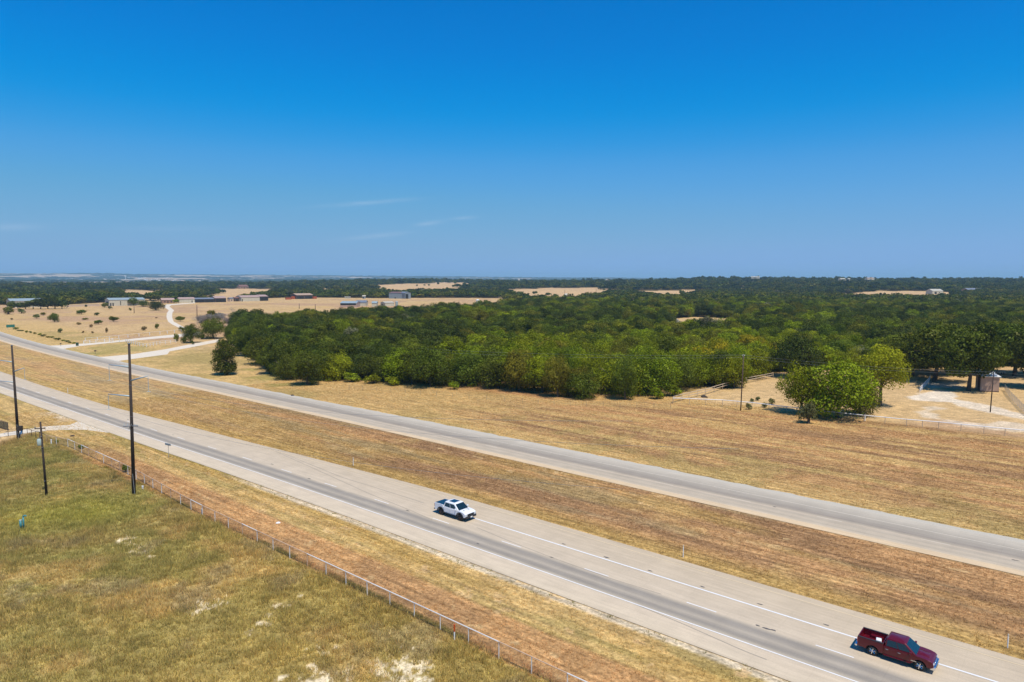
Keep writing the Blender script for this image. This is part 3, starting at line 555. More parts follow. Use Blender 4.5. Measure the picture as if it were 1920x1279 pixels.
# ---- single trees the photograph shows on their own
G_P = "scattered bushes on the left pasture"
for a in (('bush', 16, 589.5, 575.7, 17, 'olive', "pale green round bush in front of the white metal building at the far left"), ('bush', 40, 588, 579, 11, 'dusty', "small round bush right of the pale green one below the far left building"),
          ('bush', 22, 600, 596.5, 4, 'brown', "tiny brown shrub low on the far left of the pasture"), ('oak', 69, 597.6, 589, 9.5, 'dusty', "small tree with a visible stem left of the big dark bush on the pasture"),
          ('oak', 81, 592, 585.7, 7.5, 'olive', "smaller tree just behind and right of the stemmed one on the pasture"), ('edge', 102, 604, 587.6, 16, 'oak2', "tall dark bush with a dark shadow in the left of the pasture"),
          ('oak', 152.7, 589.5, 580.7, 16, 'oak2', "wide domed bush in the middle of the upper pasture"), ('bush', 181.5, 591.4, 586, 9, 'oak', "small dark bush right of the wide domed one"),
          ('bush', 159.6, 600, 596, 10, 'olive', "pale flat bush below the wide domed one"), ('oak', 184.6, 608, 600, 14.4, 'oak2', "flat-topped little tree with a gap under its crown in mid pasture"),
          ('oak', 213.4, 603.6, 594, 15.6, 'oak2', "round dark tree right of the flat-topped one in the pasture"), ('bush', 147.7, 609, 604.5, 8, 'brown', "brownish shrub left of the flat-topped tree"),
          ('bush', 171, 614, 608, 6, 'brown', "small brownish shrub below the flat-topped tree"), ('bush', 112.6, 624, 615.8, 8, 'dusty', "lone dusty shrub in the lower left pasture"),
          ('bush', 156, 624.5, 620.8, 4.5, 'brown', "left of two tiny shrubs near the bottom of the pasture"), ('bush', 173.3, 625, 621.4, 5, 'brown', "right of two tiny shrubs near the bottom of the pasture"),
          ('bush', 200, 624, 614.5, 4.5, 'brown', "thin upright brown shrub in the lower pasture"), ('oak', 196, 577, 568, 12.5, 'olive', "tree standing before the doors of the white building"),
          ('bush', 206, 579.5, 574, 7.5, 'dusty', "bush right of the tree before the white building's doors"), ('bush', 161, 576, 571, 4, 'dark', "small dark bush in front of the long low white wall"),
          ('edge', 292, 582, 565, 26, 'dark', "broad dark oak beside the bend of the white drive"), ('edge', 268, 575, 564, 19, 'oak2', "rounded tree left of the broad dark oak by the drive"),
          ('oak', 250.6, 573, 559, 17, 'oak2', "tree before the right end of the white building"), ('oak', 330, 569, 560.7, 11, 'bright', "light green tree in front of the pinkish house"),
          ('bush', 244, 582.6, 577.6, 5, 'olive', "pale sapling above the lone pasture pole"), ('bush', 293, 597, 595, 4.5, 'brown', "tiny shrub left of the white drive"),
          ('oak', 337.6, 603, 593, 14.4, 'oak2', "round tree right of the winding white drive"), ('bush', 270, 619.5, 612, 10, 'brown', "brownish bush in the pasture left of the drive's foot"),
          ('bush', 294, 616, 607, 8, 'olive', "thin pale green bush left of the drive's foot"), ('edge', 358, 643, 609, 34, 'oak', "dark bushy tree between the two lower drives"),
          ('edge', 400, 635, 598, 48, 'oak2', "big round green tree left of the wood, above the side drive"), ('bush', 340, 622, 613, 11, 'oak2', "small green tree at the foot of the winding drive"),
          ('bush', 331, 640, 627, 11, 'olive', "bush at the corner of the pale pasture fence"), ('bush', 378, 636, 628, 13, 'lime', "yellow-green bush under the big round tree"),
          ('bush', 345, 641, 632, 12, 'bright', "low green bush left of the dark bushy tree by the drives"), ('bush', 361, 646, 639, 7, 'oak', "small dark bush at the edge of the side drive")):
    k, x, y, t, w, c, l = a; ptree(k, x, y, t, w, c, l, 'bush' if k == 'bush' else 'tree', G_P)
for i, a in enumerate(((378, 606, 592, 20), (412, 600, 587, 24), (432, 612, 596, 24), (446, 626, 608, 20), (392, 599, 588, 18), (440, 600, 589, 16))): ptree('edge', *a, (.23, .195, .185), "%s clump of fuzzy mauve-grey leafless scrub from the left beside the wood" % 'first fourth fifth last third sixth'.split()[i], 'bush', "grey leafless scrub left of the wood", name='bare_shrub')
for a in ((370, 609, 594, 17), (419, 601, 588, 16), (434, 619, 604, 16), (405, 606, 594, 16), (447, 634, 612, 20)): ptree('bare', *a, 'grey', "leafless grey scrub behind the big round tree left of the wood", 'bush', "grey leafless scrub left of the wood", name='bare_shrub')
ptree('bare', 438, 594, 575, 14, 'grey', "tall thin leafless tree standing above the grey scrub", 'tree', name='bare_tree'); ptree('bush', 398, 597, 583, 24, 'olive', "green bush behind the grey scrub", 'bush')
for i, (x, t, w) in enumerate(((22, 566, 12), (34, 567, 16), (48, 565, 17), (62, 561, 20), (76, 559, 20), (90, 558, 21), (103, 557, 21), (116, 560, 18))):
    ptree('far' if i % 2 else 'oak', x, 580 - .1 * i, t, w * 1.15, 'dark' if i > 2 else 'oak', "%s dark tree from the left in the row hiding the far left metal building" % 'first second third fourth fifth sixth seventh eighth'.split()[i], 'tree', "row of trees before the far left building")
ptree('tall', 425, 703, 631, 47, 'oak', "tall dense dark tree alone by the side drive, shaggy to the ground", rz=1.0, name='tree')
ptree('edge', 577, 722, 661, 62, 'oak', "low spreading dark tree jutting out at the front left corner of the wood", var=0)
ptree('edge', 632, 713, 664, 58, 'lime', "bright green rounded tree beside the spreading dark one at the wood's front left", var=1)
for x, y, t, w in ((458, 668, 612, 34), (481, 664, 606, 40), (505, 701, 660, 44), (528, 703, 655, 40)): ptree('oak', x, y, t, w, 'oak', "dark oak at the left end of the wood where the grass runs in", 'tree', "oaks at the left end of the wood")
for a in ((718.6, 545, 537.5, 9.5), (781.5, 537, 533.5, 5), (804, 537, 532.5, 5), (821.5, 534, 529, 6), (853, 532.5, 527.5, 6), (871.5, 536, 530.5, 11), (838, 541, 538, 4), (756.4, 545.7, 543, 4), (796, 536, 533, 5)):
    ptree('far', *a, 'oak', "small far tree dotted on the pale hillside field above the metal shed", 'tree', "trees on the pale hillside field")
for a in ((974.5, 554.5, 546.5, 13), (1003, 553, 545.5, 11), (1027.7, 554.5, 548, 14), (1041.5, 556, 551, 13), (987.7, 555.5, 550, 9), (1132, 545, 541, 5)):
    ptree('far', *a, 'oak', "far round tree along the lower edge of the central pale field", 'tree', "trees along the central pale field")
# right-hand yard
ptree('edge', 1570, 783, 682, 122, 'bright', "large feathery yellow-green tree overhanging the white rail fence", var=0, rz=2.2)
ptree('edge', 1613, 777, 702, 62, 'olive', "low right-hand tree of the clump overhanging the white rail fence", var=3)
ptree('edge', 1503, 776, 689, 78, 'bright', "left companion of the feathery tree by the white rail fence", var=1)
ptree('bush', 1516, 794, 757, 34, 'dusty', "dusty green shrub on the road side of the white rail fence", 'bush')
ptree('open', 1650, 761, 648, 102, 'lime', "yellow-green tree with a bare dark stem left of the gravel yard", var=2, rz=.4)
ptree('oak', 1752, 716, 618, 122, 'oak', "big dark oak by the white field gate", var=1); ptree('oak', 1816, 733, 614, 100, 'oak', "big dark oak just left of the pink shed", var=2)
ptree('oak', 1902, 706, 612, 100, 'oak', "big dark oak at the right edge beyond the chain-link fence", var=3); ptree('oak', 1962, 730, 610, 100, 'dark', "dark oak cut by the right edge of the picture")
for i, (x_, y_, t_, w_) in enumerate(((1700, 700, 628, 84), (1783, 704, 606, 96), (1858, 700, 604, 100), (1935, 704, 606, 96))): ptree('oak', x_, y_, t_, w_, 'oak2' if i % 2 else 'oak', "%s oak from the left in the row closing the back of the yard" % 'first second third last'.split()[i], 'tree', "oaks at the back of the right-hand yard")
ptree('edge', 1493, 708, 630, 84, 'dark', "very dark rounded oak at the inner corner of the yard fence", var=2)
ptree('open', 1712, 706, 634, 90, 'olive', "olive-brown tree between the yellow-green tree and the gate oak", var=1)
for i, (x, y, t, w) in enumerate(((1404, 768, 757, 12), (1447, 758, 747, 13), (1421, 751, 744, 10), (1434, 764, 755, 11), (1410, 754, 747, 8))): ptree('bush', x, y, t, w, 'dusty', "low dusty weed bush inside the corner of the white rail fence", 'bush', "weed bushes inside the white rail fence")
for a in ((152, 842, 834, 9, "small green bush on the pipe fence left of the tall near pole"), (236, 885, 872, 13, "vine-like green bush tangled in the pipe fence left of the tall near pole"), (107, 830, 825, 7, "little bush on the pipe fence behind the short pole")):
    ptree('bush', *a[:4], 'bright', a[4], 'bush')
for x, y, t, w in ((660, 716, 700, 34), (700, 719, 703, 34), (738, 722, 706, 36), (852, 730, 716, 24), (1262, 742, 722, 40), (1232, 748, 728, 30)): ptree('bush', x, y, t, w, 'lime', "low bright green bush filling the front edge of the wood", 'bush', "low bushes along the front of the wood")
# roadside weeds on the left fence line of the pasture
for i in range(16):
    t = i / 15; yb_ = 618 + 27 * t + random.uniform(-.8, .8); ptree('bush', 28 + 112 * t + random.uniform(-2, 2), yb_, yb_ - random.uniform(2, 4.2), random.uniform(5, 10), 'dusty' if i % 3 == 1 else 'olive' if i % 3 else 'bright', "%s bush from the left in the hedge line along the far road" % ('first second third fourth fifth sixth seventh eighth ninth tenth eleventh twelfth thirteenth fourteenth fifteenth last'.split()[i]), 'bush', "hedge line along the far road")

# ---- the woods
def scatter(r0, r1, sp):
    R_ = r1; n = int(2 * R_ / sp) + 2; gx, gy = np.meshgrid((np.arange(n) - n / 2) * sp, np.arange(int(R_ / sp) + 2) * sp * .9)
    gx = gx + (np.arange(gx.shape[0]) % 2)[:, None] * sp / 2; x = (gx + rng.uniform(-.42, .42, gx.shape) * sp).ravel(); y = (gy + rng.uniform(-.42, .42, gy.shape) * sp).ravel()
    D = np.hypot(x, y); k = (D >= r0) & (D < r1) & (np.abs(x) < y * .86 + 20) & (y > 0); x, y = x[k], y[k]; k = wood_mask(x, y); return x[k], y[k]
WX, WY, WR, WK = [], [], [], []
for r0, r1, sp, rad in ((150, 420, 7.2, 5.3), (420, 900, 8.2, 5.9), (900, 1700, 10.8, 7.0), (1700, 3300, 17, 9.5), (3300, 7000, 42, 20), (7000, 15000, 120, 50)):
    x, y = scatter(r0, r1, sp); WX.append(x); WY.append(y); WR.append(np.full(len(x), rad)); WK.append(np.full(len(x), 0 if r1 <= 420 else 1 if r1 <= 900 else 2))
WX = np.concatenate(WX); WY = np.concatenate(WY); WR = np.concatenate(WR); WK = np.concatenate(WK)
n = len(WX); D = np.hypot(WX, WY); WZ = height(WX, WY)
FRONT = P2([(690, 700), (760, 716), (900, 700), (960, 670), (1100, 655), (1300, 652), (1450, 650), (1600, 668), (1700, 668), (1700, 705), (1440, 705), (1385, 735), (1235, 762), (1050, 760), (900, 745), (800, 740), (690, 722)])
FRONTL = P2([(930, 690), (1440, 670), (1440, 700), (1385, 735), (1235, 762), (1050, 760), (940, 750)])
YEL = P2([(1300, 690), (1360, 684), (1368, 712), (1316, 716)]); YEL2 = P2([(1395, 668), (1450, 664), (1450, 684), (1400, 688)])
infront = seg_dist(WX, WY, FRONT) + 10 * (fbm(WX / 16, WY / 16, 61, 3) - .5) > 0
zone = fbm(WX / 55, WY / 55, 62, 3); u = rng.random(n); u2 = rng.random(n)
names = np.where(infront, np.where(u < .42, 'bright', np.where(u < .62, 'lime', np.where(u < .82, 'olive', 'oak2'))), np.where(u < .34 + 1.4 * (zone - .5), 'dark', np.where(u < .62, 'oak', np.where(u < .86, 'oak2', np.where(u < .955, 'olive', 'bright')))))
names = np.where(inside(WX, WY, YEL) | inside(WX, WY, YEL2) , 'yellow', names); names = np.where((u2 < .012) & (D > 260), 'grey', names)
lc = fbm(WX / 38, WY / 38, 67, 3); names = np.where((~infront) & (lc > .60) & (u2 < .75), np.where(u2 < .3, 'bright', 'olive'), names)
names = np.where((D > 900) & (names == 'bright'), 'olive', names)
LEFT = WX / WY < -.105; names = np.where(LEFT & (D < 330) & np.isin(names, ('bright', 'lime', 'olive')) & (u2 > .12), np.where(u < .5, 'oak', 'dark'), names)
# fade height/size variety
Hh = np.where(infront, 7.8, 8.8) * rng.uniform(.68, 1.3, n) * (.85 + .3 * fbm(WX / 30, WY / 30, 64, 3)); Rr = WR * rng.uniform(.66, 1.34, n)
Hh = np.where(D > 1700, Hh * (.8 + .9 * u2 ** 3), Hh)
edge_d = seg_dist(WX, WY, WM)
order = np.argsort(D); NIND = 215
PT = P2([(660, 730), (720, 660), (900, 640), (1500, 640), (1700, 660), (1700, 800), (900, 800)])
COLN = {'bright': 'yellow-green', 'lime': 'light green', 'olive': 'dull olive', 'oak2': 'mid green', 'oak': 'dark green', 'dark': 'near-black green', 'yellow': 'yellowing', 'grey': 'greyish'}
LAND = ((540, 'at its left end'), (690, 'near its front left corner'), (850, 'left of its middle'), (1000, 'at its middle'), (1150, 'right of its middle'), (1300, 'above the rail fence corner'), (1460, 'behind the slim brown pole'), (1700, 'behind the feathery yard trees'), (9999, 'behind the big yard oaks'))
def wood_label(i, nm):
    px = 960 + F_PX * WX[i] / WY[i]; e = edge_d[i]; row = 'front row' if e < 6 else 'second row' if e < 14 else 'third row' if e < 24 else 'inner part' if e < 60 else 'depths'
    sz = 'big ' if Rr[i] > 6.2 else 'small ' if Rr[i] < 4.3 else ''
    return '%s%s tree in the %s of the wood, %s' % (sz, COLN[nm], row, next(t for l, t in LAND if px < l))
LAB = {'bright': "yellow-green feathery tree at the sunny front of the wood", 'lime': "lightest green tree in the front rows of the wood", 'olive': "dull olive tree mixed into the front of the wood", 'oak2': "mid green oak in the near part of the closed wood", 'oak': "dark green oak in the near part of the closed wood",
       'dark': "near-black green oak in the near part of the closed wood", 'yellow': "yellowing tree in the wood above the white rail fence corner", 'grey': "greyish thin-leaved tree in the near wood"}
GRP = {'bright': "feathery yellow-green trees of the wood", 'lime': "lightest green trees of the wood", 'olive': "olive trees of the wood", 'oak2': "mid green oaks of the wood", 'oak': "dark green oaks of the wood", 'dark': "near-black oaks of the wood", 'yellow': "yellowing trees of the wood", 'grey': "greyish trees of the wood"}
used = np.zeros(n, bool); vis = (np.abs(WX) < WY * .78); cnt = 0
for i in order:
    if cnt >= NIND: break
    if not vis[i]: continue
    nm = str(names[i]); kd = 'edge' if (infront[i] or edge_d[i] < 7) else 'oak'
    tree(kd, WX[i], WY[i], Hh[i] * (1.12 if kd == 'edge' and infront[i] else 1.0), Rr[i], TINT[nm], wood_label(i, nm), 'tree', GRP[nm], name='oak_tree' if nm in ('oak', 'oak2', 'dark') else 'tree'); used[i] = True; cnt += 1
def rest(label, name, mask, kinds):
    """one woodland too large to count: real crowns set on every foot point"""
    idx = np.where(mask & ~used)[0]; m = len(idx); me = bpy.data.meshes.new(name); me.vertices.add(m)
    me.vertices.foreach_set('co', np.stack((WX[idx], WY[idx], WZ[idx]), 1).astype(np.float32).ravel())
    srcs = [c for k in kinds for c in KIND[k]]; vi = rng.integers(0, len(srcs), m)
    H0 = np.array([s[2] for s in srcs])[vi]; R0 = np.array([s[3] for s in srcs])[vi]
    def attr(nm, ty, arr, key): a = me.attributes.new(nm, ty, 'POINT'); a.data.foreach_set(key, np.ascontiguousarray(arr).ravel())
    attr('vi', 'INT', vi.astype(np.int32), 'value'); attr('rot', 'FLOAT', rng.uniform(0, 6.28, m).astype(np.float32), 'value')
    s = np.stack((Rr[idx] / R0, Rr[idx] / R0, Hh[idx] / H0), 1); attr('scl', 'FLOAT_VECTOR', s.astype(np.float32), 'vector')
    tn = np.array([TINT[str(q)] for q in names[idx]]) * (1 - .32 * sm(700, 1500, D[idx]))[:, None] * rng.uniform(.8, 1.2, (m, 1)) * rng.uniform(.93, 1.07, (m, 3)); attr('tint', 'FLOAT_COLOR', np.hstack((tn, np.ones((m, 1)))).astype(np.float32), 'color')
    o = bpy.data.objects.new(name, me); col.objects.link(o); tag(o, label, 'woodland', kind='stuff')
    g = bpy.data.node_groups.new(name, 'GeometryNodeTree'); g.interface.new_socket('Geometry', in_out='INPUT', socket_type='NodeSocketGeometry'); g.interface.new_socket('Geometry', in_out='OUTPUT', socket_type='NodeSocketGeometry')
    gi = g.nodes.new('NodeGroupInput'); go = g.nodes.new('NodeGroupOutput'); jn = g.nodes.new('GeometryNodeJoinGeometry')
    def na(nm, ty): q = g.nodes.new('GeometryNodeInputNamedAttribute'); q.data_type = ty; q.inputs[0].default_value = nm; return q.outputs[0]
    va, ra, sa = na('vi', 'INT'), na('rot', 'FLOAT'), na('scl', 'FLOAT_VECTOR'); cx = g.nodes.new('ShaderNodeCombineXYZ'); g.links.new(ra, cx.inputs[2])
    for k, src in enumerate(srcs):
        so = next(q for q in col.objects if q.type == 'MESH' and q.data == src[0])
        oi = g.nodes.new('GeometryNodeObjectInfo'); oi.inputs[0].default_value = so; oi.inputs[1].default_value = False; oi.transform_space = 'ORIGINAL'
        cp = g.nodes.new('FunctionNodeCompare'); cp.data_type = 'INT'; cp.operation = 'EQUAL'; g.links.new(va, cp.inputs[2]); cp.inputs[3].default_value = k
        ip = g.nodes.new('GeometryNodeInstanceOnPoints'); g.links.new(gi.outputs[0], ip.inputs['Points']); g.links.new(cp.outputs[0], ip.inputs['Selection']); smt = g.nodes.new('GeometryNodeSetMaterial'); smt.inputs['Material'].default_value = M_leaf_i; g.links.new(oi.outputs['Geometry'], smt.inputs[0]); g.links.new(smt.outputs[0], ip.inputs['Instance'])
        e2r = g.nodes.new('FunctionNodeEulerToRotation'); g.links.new(cx.outputs[0], e2r.inputs[0]); g.links.new(e2r.outputs[0], ip.inputs['Rotation']); g.links.new(sa, ip.inputs['Scale']); g.links.new(ip.outputs[0], jn.inputs[0])
    g.links.new(jn.outputs[0], go.inputs[0])
    md = o.modifiers.new('woodland', 'NODES'); md.node_group = g; print(name, m); return o
M_leaf_i2 = M_leaf_i
# ------------------------------------------------------------------ fences
M_wpipe = mat("weathered_white_pipe", (.72,.68,.63), .5, 0, .10, 1.5); M_rpipe = mat("rusty_white_pipe", alb(232, 200, 176), .7, 0, .22, 2.5); M_dpipe = mat("dark_brown_pipe", (.06, .04, .035), .7, 0, .2, 3)
def mesh_wire_material(name, c, cell, fill):
    m, t, b = new_mat(name); b.inputs['Base Color'].default_value = (*c, 1); b.inputs['Roughness'].default_value = .6; b.inputs['Metallic'].default_value = .3
    tcn = N(t, 'ShaderNodeAttribute', attribute_name='across'); tn2 = N(t, 'ShaderNodeAttribute', attribute_name='along'); out = t.nodes['Material Output']
    res = []
    for a in (tcn, tn2):
        d = N(t, 'ShaderNodeMath', operation='PINGPONG'); t.links.new(a.outputs['Fac'], d.inputs[0]); d.inputs[1].default_value = cell / 2
        l = N(t, 'ShaderNodeMath', operation='LESS_THAN'); t.links.new(d.outputs[0], l.inputs[0]); l.inputs[1].default_value = cell * fill / 2; res.append(l)
    mx = N(t, 'ShaderNodeMath', operation='MAXIMUM'); t.links.new(res[0].outputs[0], mx.inputs[0]); t.links.new(res[1].outputs[0], mx.inputs[1])
    tr = N(t, 'ShaderNodeBsdfTransparent'); ms = N(t, 'ShaderNodeMixShader'); t.links.new(mx.outputs[0], ms.inputs[0]); t.links.new(tr.outputs[0], ms.inputs[1]); t.links.new(b.outputs[0], ms.inputs[2]); t.links.new(ms.outputs[0], out.inputs[0]); return m
M_wire = mesh_wire_material("woven_wire", (.16, .15, .13), .12, .13); M_chain = mesh_wire_material("chain_link", (.50, .56, .62), .10, .20)
def poly_pts(P, step):
    out = [tuple(P[0])]; 
    for a, b in zip(P[:-1], P[1:]):
        L = math.dist(a, b); n = max(1, round(L / step)); out += [(a[0] + (b[0] - a[0]) * k / n, a[1] + (b[1] - a[1]) * k / n) for k in range(1, n + 1)]
    return out
def fence(name, P, step, H, rp, rr, label, mrail, mpost, rails=(1.0,), wire=None, cat='fence', postmats=None, wire_to=None, railmats=None, gaps=(), zoff=0):
    pts = poly_pts(P, step); o0 = pts[0]; z0 = float(height(*o0)); root = empty(name, (o0[0], o0[1], z0)); tag(root, label, cat)
    loc = [(x - o0[0], y - o0[1], float(height(x, y)) - z0) for x, y in pts]
    for k, (x, y, z) in enumerate(loc):
        if k in gaps: continue
        mb = MB().tube((x, y, z - .1), (x + random.uniform(-.02, .02), y, z + H + zoff), rp, rp, 6); mb.build('post', (postmats(k) if postmats else mpost), root)
    for h in rails:
        segs = []
        for k in range(len(loc) - 1):
            m = railmats(k) if railmats else mrail
            if not segs or segs[-1][0] is not m: segs.append((m, MB()))
            segs[-1][1].tube((loc[k][0], loc[k][1], loc[k][2] + H * h), (loc[k + 1][0], loc[k + 1][1], loc[k + 1][2] + H * h), rr, rr, 6, False)
        for m, mb in segs: mb.build('rail', m, root)
    if wire:
        V = []; U = []; W = []; Q = []; run = 0
        for k, (x, y, z) in enumerate(loc):
            if k: run += math.dist(loc[k - 1][:2], (x, y))
            V += [(x, y, z + .03), (x, y, z + H * .95)]; U += [.03, H * .95]; W += [run, run]
            if k: Q.append((2 * k - 2, 2 * k, 2 * k + 1, 2 * k - 1))
        me = np_mesh('wire_mesh', np.array(V), quads=np.array(Q), cols={'across': ('FLOAT', U), 'along': ('FLOAT', W)}, mat=wire); w = bpy.data.objects.new('wire_mesh', me); col.objects.link(w); w.parent = root
    return root
sp = np.arange(-92, 56, 3.55); line_o = -16.0 + 1.3 * sm(-25, -60, sp) - 1.6 * sm(-84, -92, sp)
P = [so2w(a, b) for a, b in zip(sp, line_o)]
rs = random.Random(3); pm = [M_rpipe if rs.random() < .3 else M_wpipe for _ in range(200)]; rm = [M_rpipe if (k < 25 and rs.random() < .8) or k in (33, 34, 39) else M_wpipe for k in range(200)]
fence('pipe_fence', P, 50, 1.5, .05, .05, "long white pipe fence with wire mesh between the rough field and the near verge", M_wpipe, M_wpipe, (1.0,), M_wire, postmats=lambda k: pm[k], railmats=lambda k: rm[k])
Pl = P2([(-30, 828), (0, 822), (16, 818), (43, 811 + 6), (52, 816), (60, 820), (68, 822), (75, 823)]); Pl = [tuple(q) for q in Pl] + [P[0]]
fence('field_fence', Pl, 3.3, 1.45, .05, .035, "dark brown pipe fence running left from the pipe fence along the field drive", M_dpipe, M_dpipe)
M_rail = mat("white_board_rail", (.82, .80, .77), .6, 0, .08, 2); M_wpost = mat("pale_post", alb(216, 200, 184), .8, 0, .12, 2)
fence('rail_fence', [tuple(q) for q in P2([(1262, 757), (1355, 761), (1410, 766), (1475, 774), (1540, 782), (1620, 791), (1700, 799), (1760, 804), (1845, 813), (1925, 821), (1990, 829)])], 3.6, 1.5, .06, .10, "white top-rail fence along the front of the right-hand yard", M_rail, M_wpost, (1.0,), None)
fence('side_rail_fence', [tuple(q) for q in P2([(1262, 756), (1292, 748), (1323, 741), (1355, 731), (1400, 719), (1450, 709)])], 5.5, 1.7, .07, .10, "thick weathered rail fence running back from the yard corner under the trees", M_wpost, M_wpost, (1.0, .6), None)
fence('white_gate', [tuple(q) for q in P2([(1725, 736), (1733, 727), (1741, 718), (1744, 711)])], 2.6, 1.5, .07, .06, "white field gate of two rails beside the big oak in the yard", M_rail, M_rail, (1.0, .55), cat='gate')
M_galv = mat("galvanised_pipe", (.45, .47, .48), .45, .6, .1, 3)
fence('chain_link_fence', [tuple(q) for q in P2([(1884, 732), (1893, 745), (1905, 758), (1922, 776), (1950, 800)])], 3.0, 1.8, .04, .03, "grey chain-link fence slanting away right of the pink shed", M_galv, M_galv, (1.0,), M_chain)
M_tpost = mat("grey_wood_post", (.22, .19, .15), .85, 0, .2, 4)
fence('wood_edge_fence', [tuple(q) for q in P2([(655, 731), (760, 738), (880, 748), (980, 756), (1100, 763), (1258, 766)])], 4.5, 1.35, .035, .012, "thin wire fence with slim posts along the front of the wood", M_tpost, M_tpost, (1.0, .7, .4))
M_pw = mat("pale_pipe_far", (.74, .72, .68), .7, 0, .1, 2)
fence('pasture_fence', [tuple(q) for q in P2([(157, 645), (180, 643), (212, 641), (236, 642), (262, 649), (275, 651), (300, 646), (330, 643)])], 3.4, 1.6, .13, .07, "pale pipe fence round the corner paddock between the two drives", M_pw, M_pw, (1.0, .5))
fence('drive_fence', [tuple(q) for q in P2([(160, 640), (205, 637), (240, 633), (300, 627), (340, 623)])], 6.5, 1.7, .16, .06, "pale post fence along the far side of the lower white drive", M_pw, M_pw, (1.0,))
fence('drive_gate', [tuple(q) for q in P2([(205, 641.5), (212, 640.5)])], 2.5, 1.6, .10, .06, "white gate across the lower white drive", M_rail, M_rail, (1.0, .7, .4), cat='gate')
fence('panel_fence', [tuple(q) for q in P2([(-20, 800), (0, 803), (16, 807)])], 2.0, 1.7, .05, .04, "short dark green panel fence cut by the left edge of the picture", M_dpipe, M_dpipe, (1.0, .1), mesh_wire_material("dark_panel", (.07, .08, .06), .1, .7))

# ------------------------------------------------------------------ poles
M_pole = mat("dark_creosote_wood", (.040, .028, .022), .85, 0, .3, 2.5); M_arm = mat("pale_blue_steel_arm", (.34, .42, .46), .5, .2, .1, 2); M_ins = mat("glass_insulator", (.42, .52, .56), .2, 0, .05, 2); M_hw = mat("galvanised_hardware", (.30, .31, .33), .45, .6, .1, 5)
PD = Vector((-.90, -.436, 0))  # the arms stand square to the line
TIPS = []
def big_pole(px, py, ytop, xt, lab, armys, box=False, xarm=None):
    x, y, z = at(px, py); H = zat(px, ytop, y); LN = ray(xt, ytop)[0] / ray(xt, ytop)[1] * y - x; t = empty('transmission_pole', (x, y, 0)); tag(t, lab, 'power pole')
    
    MB().tube((0, 0, -.2), (LN, 0, H), .27, .16, 14).build('pole_shaft', M_pole, t, smooth=True)
    ax = lambda h: LN * h / H
    for side, yb, yt, px2 in armys:
        h0 = zat(px, yb, y); tip_px = px2; d0 = ray(tip_px, yt); off = (tip_px - (px - 5)) / F_PX * y * 1.0
        # arm swings mostly across the view; its tip a little higher than its root
        L = abs(off) * 1.02; sg = 1 if off > 0 else -1; a = Vector((ax(h0), 0, h0)); dirv = Vector((sg * .97, -.22 * sg, 0)); tipz = zat(tip_px, yt, y - .22 * sg * L)
        b = a + dirv * L; b.z = tipz
        MB().tube(a, b, .13, .06, 8).build('arm', M_arm, t, smooth=True)
        ins = MB(); ins.tube(b, b - Vector((0, 0, .25)), .03, .03, 6)
        ib = MB().tube(b - Vector((0, 0, .2)), b - Vector((0, 0, 2.3)), .03, .03, 6)
        for k in range(12): ib.tube(b - Vector((0, 0, .3 + k * .16)), b - Vector((0, 0, .36 + k * .16)), .07, .035, 8)
        TIPS.append(Vector((x, y, 0)) + b - Vector((0, 0, 2.3)))
        ib.tube(b - Vector((.25, .1, 2.3)), b - Vector((-.25, -.1, 2.3)), .03, .03, 5); ib.build('insulator', M_ins, t)
    MB().lathe([(0.01, .12), (.20, .1), (.21, 0), (.16, -.02)], (ax(H), 0, H), 'Z', 12).build('pole_cap', M_hw, t)
    if xarm:
        h = zat(px, xarm, y); mb = MB(); mb.tube(Vector((ax(h) - 1.45, .32, h - .12)), Vector((ax(h) + 1.1, -.42, h + .12)), .07, .07, 6); mb.build('crossarm', M_hw, t)
        for u in (-1.35, -.75, .6, 1.0): MB().tube((ax(h) + u, -.3 * u, h), (ax(h) + u, -.3 * u, h + .28), .06, .035, 6).build('pin_insulator', M_ins, t)
        MB().tube((ax(h) - .2, -.4, h - .3), (ax(h) + .25, -.45, h + .4), .06, .06, 6).build('bracket', M_hw, t)
    if box: hb = zat(px, 803, y); MB().box((.55, -.1, hb), (.75, .6, .95)).build('control_box', M_pole, t, .03)
    MB().tube((.28, -.3, 0), (.1, -.28, 3.2), .05, .05, 6).build('cable_guard', M_hw, t)
    return t
big_pole(252, 927, 645, 242, "nearer tall dark transmission pole with three pale arms, beside the pipe fence", ((-1, 688, 684, 201), (1, 714, 705, 286), (-1, 743, 739, 197)), xarm=799)
big_pole(35, 825, 648, 22, "farther tall transmission pole near the left edge, with a dark box low on its shaft", ((-1, 679, 675, -6), (1, 697, 690, 55), (-1, 717, 714, -8)), box=True)
M_tr = mat("pale_blue_enamel", alb(190, 212, 220), .35, 0, .06, 3)
